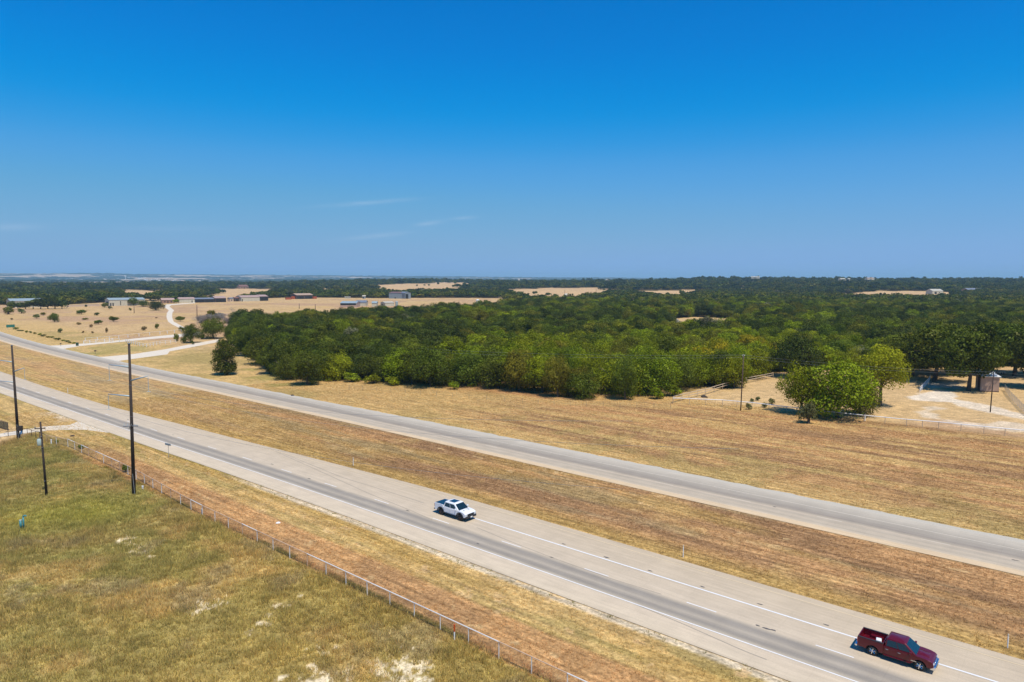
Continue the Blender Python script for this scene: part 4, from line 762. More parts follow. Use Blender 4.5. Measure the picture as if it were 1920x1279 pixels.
def small_pole():
    px, py = 88, 929; x, y, z = at(px, py); H = zat(px, 791, y); t = empty('service_pole', (x, y, 0)); tag(t, "short dark service pole with a crossarm and a pale transformer, in the rough field", 'power pole')
    MB().tube((0, 0, -.2), (-.25, .0, H), .17, .12, 12).build('pole_shaft', M_pole, t, smooth=True)
    h = H - 1.0; MB().tube((-.22 - 1.15, .35, h - .1), (-.22 + .8, -.3, h + .12), .07, .07, 6).build('crossarm', M_pole, t)
    for u in (-1.0, .7): MB().tube((-.22 + u, -.2 * u, h), (-.22 + u, -.2 * u, h + .25), .07, .04, 6).build('pin_insulator', M_hw, t)
    hh = zat(px, 829, y); c = MB(); c.lathe([(.01, .5), (.20, .5), (.30, .42), (.31, -.42), (.26, -.5), (.01, -.5)], (-.50, -.1, hh), 'Z', 14); tr = c.build('transformer', M_tr, t, smooth=True)
    for u in (-.1, .12): MB().tube((-.50 + u, -.1, hh + .48), (-.50 + u, -.1, hh + .72), .05, .03, 6).build('bushing', M_hw, tr)
    for hz_ in (2.2, H - 2.2, H - 3.8): MB().tube((-.25 * hz_ / H - .05, -.21, hz_), (-.25 * hz_ / H + .12, -.2, hz_ + .05), .05, .05, 5).build('bracket', M_hw, t)
    return t
small_pole()
M_brownpole = mat("brown_wood_pole", (.085, .05, .038), .85, 0, .25, 3)
def plain_pole(px, py, ytop, lab, r=.14, head=True, m=None, name='power_pole'):
    x, y, z = at(px, py); H = zat(px, ytop, y) - z; t = empty(name, (x, y, z)); tag(t, lab, 'power pole'); MB().tube((0, 0, -.2), (0.02 * H, 0, H), r, r * .75, 10).build('pole_shaft', m or M_brownpole, t, smooth=True)
    if head:
        for u, v in ((-.35, 0), (.35, .1), (-.12, .45), (.15, -.3)): MB().tube((.02 * H + u * .3, 0, H - .4 + v * .5), (.02 * H + u, .1, H - .1 + v * .4), .05, .06, 6).build('insulator', M_ins, t)
    return t, Vector((x + .02 * H, y, z + H))
_, T1 = plain_pole(1389, 770, 665, "slim brown power pole with white insulators before the wood, by the rail fence corner"); _, T2 = plain_pole(1857, 773, 697, "slim dark power pole in the gravel yard in front of the pink shed", m=M_pole)
plain_pole(369.5, 599, 572, "lone thin pole with a tufted top on the pasture behind the grey scrub", .3); ptree('bush', 368.5, 573.5, 570, .1, 'olive', "x") if False else None
plain_pole(251.5, 587.5, 574, "thin dark pole standing on the pasture below the white building", .28, False)
for a in ((591, 581, 570, "left of two thin poles on the straw field behind the wood"), (561, 579, 569, "short post left of the thin pole on the straw field"), (1058.5, 553, 543, "left pole on the central pale field"), (1117, 560, 540, "right pole at the end of the central pale field"), (1284.5, 551, 543, "pole on the small pale field right of centre")): plain_pole(*a, .3, False)
M_line = mat("aluminium_cable", (.34, .35, .36), .4, .5, 0)
def wire(a, b, sag, r, lab, nme='power_line'):
    pts = [a.lerp(b, k / 14) - Vector((0, 0, sag * 4 * (k / 14) * (1 - k / 14))) for k in range(15)]; mb = MB(); mb.path(pts, r, 5); tag(mb.build(nme, M_line), lab, 'power line')
for k_, nm_ in enumerate(('top left', 'right-hand', 'lower left')):
    a_, b_ = TIPS[k_], TIPS[k_ + 3]; wire(a_, b_, .8, .011, 'thin conductor between the %s arms of the two tall poles' % nm_); wire(a_, a_ + (a_ - b_) * 1.6, 1.6, .011, 'thin conductor leaving the nearer tall pole rightwards from its %s arm' % nm_)
T0 = Vector(at(905, 722)) + Vector((-20, 6, 10.5)); T3 = T2 + (T2 - T1) * 1.1 + Vector((0, 6, .4))
for k, (dz, dx) in enumerate(((-.05, -.3), (-.75, .3))):
    wire(T0 + Vector((0, dx, dz * 1.3)), T1 + Vector((0, dx, dz)), .8, .015, ("upper" if k == 0 else "lower") + " thin grey cable crossing the wood left of the slim brown pole")
    wire(T1 + Vector((0, dx, dz)), T2 + Vector((0, dx, dz)), .7, .013, ("upper" if k == 0 else "lower") + " thin grey cable between the two slim poles of the yard")
    wire(T2 + Vector((0, dx, dz)), T3 + Vector((0, dx, dz)), .7, .013, ("upper" if k == 0 else "lower") + " thin grey cable leaving the yard pole to the right")

# ------------------------------------------------------------------ small roadside things
M_sgn = mat("grey_sign_back", (.25, .32, .36), .5, .3, .08, 3); M_wp = mat("white_plastic", (.78, .78, .76), .45, 0, .05, 3); M_or = mat("orange_plastic", alb(222, 84, 30), .5, 0, .08, 3); M_teal = mat("teal_paint", (.05, .22, .24), .45, 0, .12, 4)
def sign():
    x, y, z = at(317, 858); t = empty('road_sign', (x, y, 0), -.55); tag(t, "blank-backed road sign on one post beside the near shoulder", 'road sign'); MB().tube((0, 0, -.1), (0, 0, 2.35), .045, .045, 8).build('sign_post', M_galv, t)
    MB().box((0, -.06, 2.4), (1.7, .03, .38)).build('sign_panel', M_sgn, t, .006); MB().box((0, -.03, 2.4), (1.1, .035, .06)).build('bracket', M_galv, t); return t
sign()
def post(px, py, ytop, r, lab, parts, name='marker_post', cat='marker post'):
    x, y, z = at(px, py); H = max(.5, zat(px, ytop, y)); t = empty(name, (x, y, z)); tag(t, lab, cat)
    for pn, a, b, m, rr in parts: MB().tube((0, 0, a * H), (0, 0, b * H), r * rr, r * rr, 8).build(pn, m, t)
    return t
for a in ((663, 873, 858, "slim white marker post in the median, above and left of the white truck"), (1282, 1045, 1022, "slim white marker post in the median between the two trucks"), (1890.5, 1216, 1189, "slim white marker post in the median at the lower right edge"), (127.5, 737, 727, "tiny white marker post in the median between the two tall poles")):
    post(a[0], a[1], a[2], .05, a[3], (('post_body', -.05, .86, M_wp, 1), ('cap', .86, 1, M_worn, 1.15)))
post(853.5, 1200, 1171, .06, "white pipeline marker with an orange top at the pipe fence", (('post_body', -.05, .55, M_wp, 1), ('orange_sleeve', .55, 1, M_or, 1.2)))
post(379, 965, 954, .06, "stubby white post just inside the pipe fence near the tall pole", (('post_body', -.05, .8, M_wp, 1), ('cap', .8, 1, M_wp, 1.2)))
post(97, 834, 824, .10, "stubby white post inside the pipe fence behind the short pole", (('post_body', -.05, .8, M_wp, 1), ('cap', .8, 1, M_wp, 1.2)))
post(268.5, 918, 911, .12, "small white capped pipe beside the foot of the tall pole", (('post_body', -.05, .7, M_wp, 1), ('cap', .7, 1, M_wp, 1.25)), 'utility_pipe', 'utility pipe')
post(1622, 789, 779, .12, "thick white post where the rail fence leaves the feathery tree", (('post_body', -.05, 1, M_wp, 1), ('cap', 1, 1.15, M_rpipe, .9)), 'fence_post', 'post')
def riser():
    x, y, z = at(43, 992); t = empty('vent_pipe', (x, y, 0)); tag(t, "teal utility vent with a gooseneck pipe and a stubby pedestal in the rough grass", 'vent pipe')
    mb = MB(); pts = [(.18, 0, 0), (.18, 0, 1.55)] + [(.18 + .22 - .22 * math.cos(a), 0, 1.55 + .22 * math.sin(a)) for a in np.linspace(.3, 2.6, 7)] ; mb.path([Vector(p) for p in pts], .10, 10); mb.build('gooseneck', M_teal, t, smooth=True)
    q = MB().tube((-.12, -.1, 0), (-.12, -.1, 1.15), .14, .14, 12); q.build('pedestal', M_teal, t, smooth=True); MB().tube((-.12, -.1, 1.15), (-.12, -.1, 1.25), .16, .13, 12).build('cap', M_tr, t); MB().tube((-.12, -.1, .55), (.18, 0, .55), .05, .05, 6).build('cross_pipe', M_teal, t)
riser()
M_green = mat("dark_green_plastic", (.02, .055, .03), .5, 0, .08, 3)
def bin_():
    x, y, z = at(145, 648.5); t = empty('wheelie_bin', (x, y, 0), .3); tag(t, "dark green rubbish bin standing on the mouth of the ranch drive", 'bin'); MB().box((0, 0, .7), (.9, 1.0, 1.4), 0, 1.12).build('bin_body', M_green, t, .04); MB().box((0, 0, 1.46), (1.1, 1.2, .12)).build('lid', M_green, t, .03)
    for sx in (-.4, .4): MB().tube((sx, .45, .12), (sx * 1.15, .45, .12), .14, .14, 10).build('wheel', M_green, t)
bin_()
def mailbox(px, py, lab, m, s=1.0):
    x, y, z = at(px, py); t = empty('mailbox', (x, y, 0), .6); tag(t, lab, 'mailbox'); MB().tube((0, 0, -.1), (0, 0, 1.0 * s), .06, .06, 6).build('post', M_tpost, t); MB().box((0, 0, 1.15 * s), (.7 * s, .35 * s, .38 * s)).build('box_body', m, t, .05)
mailbox(114, 649, "small mailbox beside the mouth of the ranch drive", M_pole); mailbox(179, 664, "dark mailbox alone on the green verge between the two drives", M_pole, 1.2)
def roadsign2():
    x, y, z = at(20, 618); t = empty('highway_sign', (x, y, 0), .9); tag(t, "green highway sign beside the far road at the left edge", 'road sign')
    for u in (-1.5, 1.5): MB().tube((u, 0, -.1), (u, 0, 3.0), .09, .09, 6).build('sign_post', M_galv, t)
    MB().box((0, -.12, 2.2), (4.4, .06, 1.7)).build('sign_panel', mat("green_sign_paint", (.03, .16, .12), .5, 0, .06, 1), t)
roadsign2()
def rock_pile(px, py, s, lab, m):
    x, y, z = at(px, py); bm = bmesh.new(); bmesh.ops.create_icosphere(bm, subdivisions=2, radius=s)
    for v in bm.verts: v.co = Vector((v.co.x * 1.3, v.co.y, max(-.05, v.co.z * .7))) * (1 + .25 * random.uniform(-1, 1))
    me = bpy.data.meshes.new('rubble'); bm.to_mesh(me); bm.free(); me.materials.append(m); o = bpy.data.objects.new('rubble', me); col.objects.link(o); o.location = (x, y, z); tag(o, lab, 'rubble')
rock_pile(1321, 745, .75, "dark round lump of rubbish by the side rail fence", M_pole); rock_pile(136, 818, .35, "small dark clod on the verge below the field drive", M_pole); rock_pile(549, 742, .4, "scrap of dark tyre on the far road's outer edge", M_pole)
rock_pile(522, 981, .22, "pale litter scrap on the rust-coloured verge", M_wp)

# ------------------------------------------------------------------ buildings
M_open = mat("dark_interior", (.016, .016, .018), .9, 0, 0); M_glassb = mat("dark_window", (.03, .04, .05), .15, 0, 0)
def building(name, pa, pb, depth, h, rise, wall, roof, label, openings=(), doors=(), cat='building', eave=.4, axis='x', extra=None, lift=0, yaw=None, trim=None):
    a = Vector(at(*pa)); b = Vector(at(*pb)); L = (b - a).length; ang = math.atan2(b.y - a.y, b.x - a.x); t = empty(name, (a.x, a.y, (a.z + b.z) / 2 + lift), ang); tag(t, label, cat)
    # x along the front (seen) wall, y away from the viewer
    if axis == 'x': prof = None; mb = MB(); n = [(0, 0, 0), (L, 0, 0), (L, depth, 0), (0, depth, 0), (0, 0, h), (L, 0, h), (L, depth, h), (0, depth, h), (0, depth / 2, h + rise), (L, depth / 2, h + rise)]; mb.add(n, [(0, 1, 5, 4), (2, 3, 7, 6), (0, 4, 8, 7, 3), (1, 2, 6, 9, 5), (3, 2, 1, 0)])
    else: mb = MB(); n = [(0, 0, 0), (L, 0, 0), (L, depth, 0), (0, depth, 0), (0, 0, h), (L, 0, h), (L, depth, h), (0, depth, h), (L / 2, 0, h + rise), (L / 2, depth, h + rise)]; mb.add(n, [(0, 1, 5, 8, 4), (2, 3, 7, 9, 6), (0, 4, 7, 3), (1, 2, 6, 5), (3, 2, 1, 0)])
    mb.build('wall', wall, t)
    def slab(p, q, r, s_):
        u = (Vector(q) - Vector(p)).cross(Vector(s_) - Vector(p)).normalized() * .14; P_ = [Vector(v) for v in (p, q, r, s_)]; return [v + Vector((0, 0, .02)) for v in P_] + [v + u for v in P_]
    fs = [(0, 1, 2, 3), (7, 6, 5, 4), (0, 4, 5, 1), (1, 5, 6, 2), (2, 6, 7, 3), (3, 7, 4, 0)]
    rb = MB(); e = eave
    if axis == 'x':
        k = rise / (depth / 2) * e
        rb.add(slab((-e, -e, h - k), (L + e, -e, h - k), (L + e, depth / 2, h + rise), (-e, depth / 2, h + rise)), fs); rb.add(slab((-e, depth / 2, h + rise), (L + e, depth / 2, h + rise), (L + e, depth + e, h - k), (-e, depth + e, h - k)), fs)
    else:
        k = rise / (L / 2) * e
        rb.add(slab((-e, -e, h - k), (L / 2, -e, h + rise), (L / 2, depth + e, h + rise), (-e, depth + e, h - k)), fs); rb.add(slab((L / 2, -e, h + rise), (L + e, -e, h - k), (L + e, depth + e, h - k), (L / 2, depth + e, h + rise)), fs)
    rb.build('roof', roof, t)
    for nm, u0, u1, z0, z1, m in openings:
        MB().box(((u0 + u1) / 2 * L, -.03, (z0 + z1) / 2 * h), ((u1 - u0) * L, .08, (z1 - z0) * h)).build(nm, m, t)
    for nm, v0, v1, z0, z1, m, side in doors:
        xx = -.03 if side < 0 else L + .03; MB().box((xx, (v0 + v1) / 2 * depth, (z0 + z1) / 2 * h), (.08, (v1 - v0) * depth, (z1 - z0) * h)).build(nm, m, t)
    return t
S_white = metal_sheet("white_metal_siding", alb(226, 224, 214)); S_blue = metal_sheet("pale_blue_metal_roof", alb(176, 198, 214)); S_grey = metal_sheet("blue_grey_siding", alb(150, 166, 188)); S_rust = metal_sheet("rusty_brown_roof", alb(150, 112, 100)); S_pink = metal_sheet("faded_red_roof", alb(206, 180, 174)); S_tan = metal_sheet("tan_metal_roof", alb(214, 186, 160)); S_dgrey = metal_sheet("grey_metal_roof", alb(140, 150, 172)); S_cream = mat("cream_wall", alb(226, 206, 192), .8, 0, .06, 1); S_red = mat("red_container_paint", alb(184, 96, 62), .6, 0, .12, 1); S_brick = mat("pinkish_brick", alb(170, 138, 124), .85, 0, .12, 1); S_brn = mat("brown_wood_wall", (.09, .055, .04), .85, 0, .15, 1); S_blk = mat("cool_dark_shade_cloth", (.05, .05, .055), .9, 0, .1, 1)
W = 'window'; Dr = 'door'
building('metal_barn', (20, 577.5), (84, 576), 22, 7.2, 2.2, S_white, S_blue, "white metal building with a pale blue roof at the far left, behind a tree row", ((Dr, .06, .12, 0, .6, M_open),), (('door', .3, .7, 0, .7, S_white, -1),))
building('metal_barn', (205, 574), (272, 572.5), 20, 6.8, 2.0, S_white, S_blue, "white metal building with two dark doors standing at the back of the pasture", ((Dr, .02, .055, .0, .5, M_open), (Dr, .085, .12, 0, .5, M_open), (W, .30, .32, .1, .8, M_open)), ((Dr, .25, .7, 0, .7, M_open, -1),))
def lowwall():
    a = Vector(at(122, 575.8)); b = Vector(at(186, 574)); L = (b - a).length; t = empty('low_wall', a, math.atan2(b.y - a.y, b.x - a.x)); tag(t, "long low white wall between the two white metal buildings", 'wall'); MB().box((L / 2, 0, 1.0), (L, .4, 2.0)).build('wall_panel', S_cream, t); MB().box((L / 2, 0, 2.06), (L + .2, .6, .12)).build('coping', S_white, t)
lowwall()
building('farmhouse', (303, 569), (327, 568.6), 10, 4.2, 2.2, S_brick, S_pink, "small pinkish house behind the light green tree at the head of the drive", ((W, .2, .3, .3, .7, M_glassb), (Dr, .45, .53, 0, .75, M_open), (W, .7, .8, .3, .7, M_glassb)), cat='house')
building('stable', (336, 568), (365, 567.5), 14, 4.8, 2.0, S_white, S_pink, "white-walled left part of the long stable row, under a faded red roof", ((Dr, .8, .86, 0, .6, M_open),))
building('stable', (366, 567.5), (402, 567), 16, 4.4, 1.6, S_blk, S_dgrey, "open dark stable with a grey roof in the middle of the long stable row", (('opening', .03, .48, .05, .85, M_open), ('opening', .52, .97, .05, .85, M_open)))
building('stable', (403, 567), (424, 566.6), 20, 5.4, 2.4, S_brn, S_pink, "right end of the long stable row, faded red roof over dark stalls", (('opening', .05, .95, .05, .8, M_open),))
building('shed', (431, 565.6), (438, 565.4), 6, 4.2, 1.2, S_cream, S_dgrey, "small cream shed right of the long stable row", ((W, .3, .6, .3, .6, M_glassb),), cat='shed'); building('shed', (439.5, 565.4), (450, 565.2), 8, 4.4, 1.5, S_brn, S_rust, "small brown shed beside the cream one", ((Dr, .3, .6, 0, .8, M_open),), cat='shed')
building('metal_barn', (452, 565.4), (487, 564.6), 18, 5.6, 2.4, S_white, S_pink, "long white barn with a faded red roof behind the straw field", ((Dr, .05, .09, 0, .6, M_open), ('trim', .0, .02, 0, 1, S_dgrey)), cat='barn')
building('open_barn', (487.5, 564.4), (503, 564), 18, 6.2, 2.2, S_blk, S_pink, "tall open-fronted barn with a dark inside joined to the long white barn", (('opening', .05, .95, .02, .8, M_open),), cat='barn')
building('open_barn', (556, 561), (587, 560.4), 22, 6.0, 2.4, S_brn, S_tan, "open barn with a tan roof between two red containers", (('opening', .03, .45, .02, .75, M_open), ('opening', .5, .97, .02, .75, M_open)), cat='barn')
def container(pa, pb, m, lab, h=2.9):
    a = Vector(at(*pa)); b = Vector(at(*pb)); L = (b - a).length; t = empty('container', a, math.atan2(b.y - a.y, b.x - a.x)); tag(t, lab, 'container'); MB().box((L / 2, 1.2, h / 2), (L, 2.4, h)).build('container_body', m, t); MB().box((L * .96, 1.2, h / 2), (L * .1, 2.2, h * .9)).build('door', S_brn, t); MB().box((L / 2, 1.2, h + .05), (L * .98, 2.3, .08)).build('roof', m, t)
container((536, 562), (546, 561.8), S_red, "red container left of the tan-roofed open barn"); container((547, 561), (555.5, 560.8), S_red, "second red container touching the left end of the tan-roofed barn", 4.2); container((588, 560.6), (594, 560.4), S_red, "red container at the right end of the tan-roofed barn", 3.6)
building('brick_house', (450, 541.6), (466, 541.3), 16, 6.5, 4.5, S_brick, S_rust, "large brownish house among far trees above the long white barn", ((W, .15, .25, .3, .7, M_glassb), (Dr, .45, .55, 0, .7, M_open), (W, .75, .85, .3, .7, M_glassb)), cat='house')
building('metal_shed', (729, 559.8), (759, 560.2), 20, 9.0, 1.6, S_grey, S_rust, "tall blue-grey metal shed with a brown roof on the field behind the wood", (('ventilator', .36, .44, 0, .22, M_open),), cat='shed')
building('metal_shed', (759.3, 560.4), (770, 560.2), 18, 9.0, 2.0, S_grey, S_dgrey, "blue-grey gable shed with one big dark doorway beside the tall one", ((Dr, .08, .58, .0, .85, M_open),), axis='y', cat='shed')
building('long_barn', (638, 576.5), (668, 576.5), 26, 4.6, 1.8, S_pink, S_blue, "long low barn with a pale blue roof and pinkish front, showing over the wood", (('opening', .0, .98, .55, .98, M_open),), cat='barn')
building('farm_shed', (667, 574), (686, 574), 16, 4.2, 2.2, S_white, S_dgrey, "small blue-roofed shed right of the long low barn", ((Dr, .2, .7, .0, .7, S_white),), cat='shed'); building('farm_shed', (697, 575), (706, 575), 12, 4.0, 1.8, S_white, S_blue, "tiny white roof peeping out of the wood right of the long low barn", cat='shed'); building('farm_shed', (722, 574), (739, 573.6), 12, 3.8, 1.2, S_white, S_white, "low white shed against the small grey silo", cat='shed')
def silo(px, py, ytop, w, lab, m, dome=True, name='silo', cat='silo'):
    x, y, z = at(px, py); H = zat(px, ytop, y) - z; r = w * y / F_PX / 2; t = empty(name, (x, y, z)); tag(t, lab, cat); MB().tube((0, 0, 0), (0, 0, H * .86), r, r, 18).build('tank_wall', m, t, smooth=False)
    MB().lathe([(r * 1.03, H * .86), (r * .9, H * .92), (r * .5, H * .98), (.05, H)], (0, 0, 0), 'Z', 18).build('dome', m, t, smooth=True); MB().box((r + .15, 0, H * .43), (.2, .4, H * .86)).build('ladder', M_galv, t)
silo(743.5, 574.5, 564.5, 4.6, "slim pale blue silo above the wood", S_blue); silo(895.5, 569, 561.3, 6.2, "round white storage tank among trees right of the tall metal shed", mat("white_tank", (.8, .8, .8), .4, 0, .04, 1), name='storage_tank', cat='tank'); silo(966, 563, 556.8, 4.2, "small white tank at the left foot of the central pale field", MATS["white_tank"], name='storage_tank', cat='tank')
building('trailer', (646, 560), (651.5, 560), 4, 2.6, .4, S_white, S_white, "left of two small white trailers at the back of the straw field", ((W, .4, .6, .4, .8, M_glassb),), cat='trailer'); building('trailer', (652.5, 560), (656.5, 560), 4, 2.6, .4, S_white, S_white, "right of two small white trailers at the back of the straw field", ((W, .4, .6, .4, .8, M_glassb),), cat='trailer')
building('field_shed', (679.5, 560), (685, 560), 5, 3.8, 1.4, S_grey, S_white, "small shed with a bright white roof alone at the back of the straw field", ((Dr, .1, .5, 0, .8, M_open),), cat='shed')
building('white_house', (1748, 551.6), (1768, 551.2), 16, 6.5, 3.5, S_white, S_white, "white house with a pale roof on the far right-hand field", ((Dr, .2, .4, 0, .7, M_open), (W, .6, .7, .3, .6, M_glassb)), cat='house', axis='x')
building('low_house', (1815, 550.5), (1846, 549.8), 18, 3.8, 3.8, S_brick, S_dgrey, "wide low house with a grey-brown roof among trees at the far right", ((W, .2, .3, .3, .7, M_glassb), (Dr, .5, .55, 0, .8, M_open)), cat='house', lift=3.0)
for k, (x0, x1, y, lab) in enumerate(((1408, 1424, 528.2, "far long white roof on the right-hand wooded horizon"), (1576, 1585, 532.4, "left white house dot in the far right woods"), (1591, 1594, 532.6, "tiny white hut right of the left white house dot"), (1626, 1639, 530.8, "pale far house on the horizon field at the right"), (1060, 1064, 560.4, "small white hut at the right foot of the central pale field"), (972, 974, 532, "speck of a white house in the woods above the central field"), (1134, 1137, 534, "speck of a white house right above the central field"))):
    building('far_house', (x0, y), (x1, y), 14, 5, 2.4, S_white, S_white if k != 3 else S_tan, lab, ((W, .3, .6, .3, .7, M_glassb),), cat='house', lift=10 if y < 535 else 1)
building('far_house', (1256, 615), (1276, 614), 14, 3.6, 3.4, S_cream, metal_sheet("grey_shingle_roof", alb(186, 178, 166)), "house with a pale grey roof showing through a gap in the middle of the wood", cat='house', lift=0)
rb_ = random.Random(5)
M_townw = mat("white_far_wall", (.8, .79, .77), .7, 0, .03, 1)
for k in range(44):
    px = rb_.uniform(120, 330) if k % 4 else rb_.uniform(20, 620); py = rb_.uniform(521.0, 526.5); a = at(px, py); s = rb_.uniform(12, 34); t = empty('town_building', a, rb_.uniform(-.3, .3)); tag(t, "tiny white building of the town far away on the left horizon", 'building', "buildings of the far town"); hh = rb_.uniform(5, 9)
    MB().box((0, 0, hh / 2), (s, s * .6, hh)).build('wall', M_townw, t); MB().box((0, 0, hh + .4), (s * 1.02, s * .62, .8)).build('roof', S_tan if k % 3 == 0 else M_townw, t)
a = at(235, 524); t = empty('water_tower', a); tag(t, "white water tower standing over the far town on the left horizon", 'water tower'); MB().tube((0, 0, 0), (0, 0, 34), 3, 2.4, 10).build('stem', M_townw, t); MB().lathe([(.1, 48), (8, 46), (11, 41), (9, 35), (2.4, 32)], (0, 0, 0), 'Z', 14).build('tank', M_townw, t, smooth=True)
def pink_shed():
    xa, ya, _ = at(1838, 734); xb, yb, _ = at(1873, 735.5); L = math.dist((xa, ya), (xb, yb)); t = empty('garden_shed', (xa, ya, 0), math.atan2(yb - ya, xb - xa)); tag(t, "pinkish-grey metal shed with a bright white roof under the dark oaks at the right", 'shed')
    h = zat(1855, 706, ya); MB().box((L / 2, 2, h / 2), (L, 4, h)).build('wall', metal_sheet("pink_grey_siding", alb(196, 172, 164), 1.6), t); MB().add([(-.3, -.35, h), (L + .3, -.35, h), (L + .3, 4.4, h + .5), (-.3, 4.4, h + .5), (-.3, -.35, h + .12), (L + .3, -.35, h + .12), (L + .3, 4.4, h + .62), (-.3, 4.4, h + .62)], [(3, 2, 1, 0), (4, 5, 6, 7), (0, 1, 5, 4), (1, 2, 6, 5), (2, 3, 7, 6), (3, 0, 4, 7)]).build('roof', mat("bright_white_roof", (.8, .82, .82), .4, 0, .05, 1), t)
    MB().box((L / 2, -.03, .12), (L, .06, .24)).build('base_board', S_brn, t); MB().box((-.03, 1.2, h / 2), (.06, 1.6, h * .9)).build('door', S_brn, t)
pink_shed()
def rooftop_debris(px, py, m, lab, s):
    x, y, z = at(px, py); t = empty('utility_trailer', (x, y, 0), .4); tag(t, lab, 'trailer'); MB().box((0, 0, .7), (3.2 * s, 1.6 * s, .8 * s)).build('trailer_body', m, t, .05)
    for sx in (-.6, .6): MB().tube((sx, -.95 * s, .35), (sx, -.8 * s, .35), .35, .35, 12).build('wheel', M_open, t)
rooftop_debris(1875, 701, M_tr, "pale blue trailer parked in the shade beyond the pink shed", 1.0)

# ------------------------------------------------------------------ the two pickup trucks
def paint(name, c, flake=.0, rough=.25):
    m, t, b = new_mat(name); b.inputs['Base Color'].default_value = (*c, 1); b.inputs['Roughness'].default_value = rough; b.inputs['Metallic'].default_value = flake; b.inputs['Coat Weight'].default_value = .55; b.inputs['Coat Roughness'].default_value = .08; b.inputs['Specular IOR Level'].default_value = .3
    geo = N(t, 'ShaderNodeTexCoord'); nz = N(t, 'ShaderNodeTexNoise'); nz.inputs['Scale'].default_value = 3; t.links.new(geo.outputs['Object'], nz.inputs[0]); mr = N(t, 'ShaderNodeMapRange'); mr.inputs[3].default_value = rough * .8; mr.inputs[4].default_value = rough * 1.4; t.links.new(nz.outputs[0], mr.inputs[0]); t.links.new(mr.outputs[0], b.inputs['Roughness']); return m
M_glass = mat("tinted_car_glass", (.008, .022, .028), .06, 0, 0, coat=.5); M_tyre = mat("tyre_rubber", (.018, .018, .018), .85, 0, .1, 8); M_blk = mat("black_plastic", (.025, .025, .028), .6, 0, .1, 5); M_chrome = mat("chrome", (.72, .73, .75), .18, 1.0, 0); M_lampw = mat("clear_lamp_glass", (.55, .58, .6), .08, .2, 0, coat=1); M_lampr = mat("red_lamp_glass", (.32, .015, .02), .15, 0, 0, coat=1); M_dkrim = mat("dark_alloy", (.07, .055, .05), .35, .6, 0); M_under = mat("underbody", (.02, .02, .02), .9, 0, 0)
def pickup(s, o, body, label, white):
    x, y = so2w(s, o); t = empty('pickup_truck', (x, y, .052), YAW); tag(t, label, 'pickup truck')
    hw = 1.02; rw = .46 if white else .41; RA, FA = -1.72, 1.90; lift = .06 if white else 0
    bt = .50 + lift; ar = rw + .11
    def arch(cx, n=12): return [(cx + ar * math.cos(a), rw + .02 + ar * math.sin(a)) for a in np.linspace(0, math.pi, n)] if True else []
    belt = 1.22 + lift; rail = 1.40 + lift; nose = 2.92
    def low(cx): return [(cx + ar + .02, bt)] + [(px_, max(bt, pz)) for px_, pz in arch(cx)] + [(cx - ar - .02, bt)]
    # front body: cab sides and bonnet in one outline, nose to the right
    CX = -1.27 if white else -.86
    prof = [(CX, bt)] + [(CX, belt), (CX + .26, belt + .02), (1.55, belt + .01), (1.95, belt - .005), (2.4, belt - .05), (2.72, belt - .14), (2.88, belt - .28), (nose, belt - .5), (nose - .02, bt + .12), (2.7, bt)] + low(FA)
    b = MB().prism(prof, -hw, hw).build('body', body, t, .07)
    # bonnet bulge
    MB().add([(1.6, -.66, belt - .03), (2.62, -.54, belt - .12), (2.62, .54, belt - .12), (1.6, .66, belt - .03), (1.66, -.54, belt + .035), (2.48, -.44, belt - .02), (2.48, .44, belt - .02), (1.66, .54, belt + .035)], [(3, 2, 1, 0), (4, 5, 6, 7), (0, 1, 5, 4), (1, 2, 6, 5), (2, 3, 7, 6), (3, 0, 4, 7)]).build('bonnet', body, t, .03)
    # load bed: two sides, tailgate, front wall and floor
    bp = [(-2.93, bt + .06), (-2.95, rail - .25), (-2.93, rail), (CX - .02, rail - .02), (CX - .02, bt)] + low(RA)
    for sg in (-1, 1): MB().prism(bp, sg * hw, sg * (hw - .13)).build('bed_side', body, t, .035)
    MB().box((-2.90, 0, (rail + bt) / 2 + .07), (.09, 2 * hw - .28, rail - bt - .14)).build('tailgate', body, t, .03); MB().box((CX - .06, 0, (rail + bt) / 2), (.07, 2 * hw - .28, rail - bt - .04)).build('bed_wall', body, t, .02)
    MB().box(((CX - 2.93) / 2, 0, .82 + lift), (-.12 + 2.93 + CX, 2 * hw - .28, .06)).build('bed_floor', body if not white else M_blk, t)
    for sg in (-1, 1): MB().box((RA, sg * .72, .98 + lift), (1.0, .34, .26)).build('wheel_housing', body if not white else M_blk, t, .04)
    for sg in (-1, 1): MB().box(((CX - 2.95) / 2, sg * (hw - .065), rail + .012), (2.9 + CX, .15, .03)).build('rail_cap', M_blk if not white else body, t, .01)
    # cab
    zr = 1.93 + lift; xb0, xb1, xt0, xt1 = CX + .02, 1.62, CX + .20, .74; wb, wt_ = .985, .80
    hx = [(xb0, -wb, belt), (xb1, -wb, belt), (xb1, wb, belt), (xb0, wb, belt), (xt0, -wt_, zr), (xt1, -wt_, zr), (xt1, wt_, zr), (xt0, wt_, zr)]
    fcs = [(3, 2, 1, 0), (4, 5, 6, 7), (0, 1, 5, 4), (1, 2, 6, 5), (2, 3, 7, 6), (3, 0, 4, 7)]
    cab = MB().add(hx, fcs).build('cab', body, t, .09)
    MB().add([(xt0 + .05, -wt_ + .1, zr - .02), (xt1 - .02, -wt_ + .1, zr - .02), (xt1 - .02, wt_ - .1, zr - .02), (xt0 + .05, wt_ - .1, zr - .02), (xt0 + .12, -wt_ + .2, zr + .035), (xt1 - .12, -wt_ + .2, zr + .035), (xt1 - .12, wt_ - .2, zr + .035), (xt0 + .12, wt_ - .2, zr + .035)], fcs).build('roof', body, t, .02)
    V3 = Vector
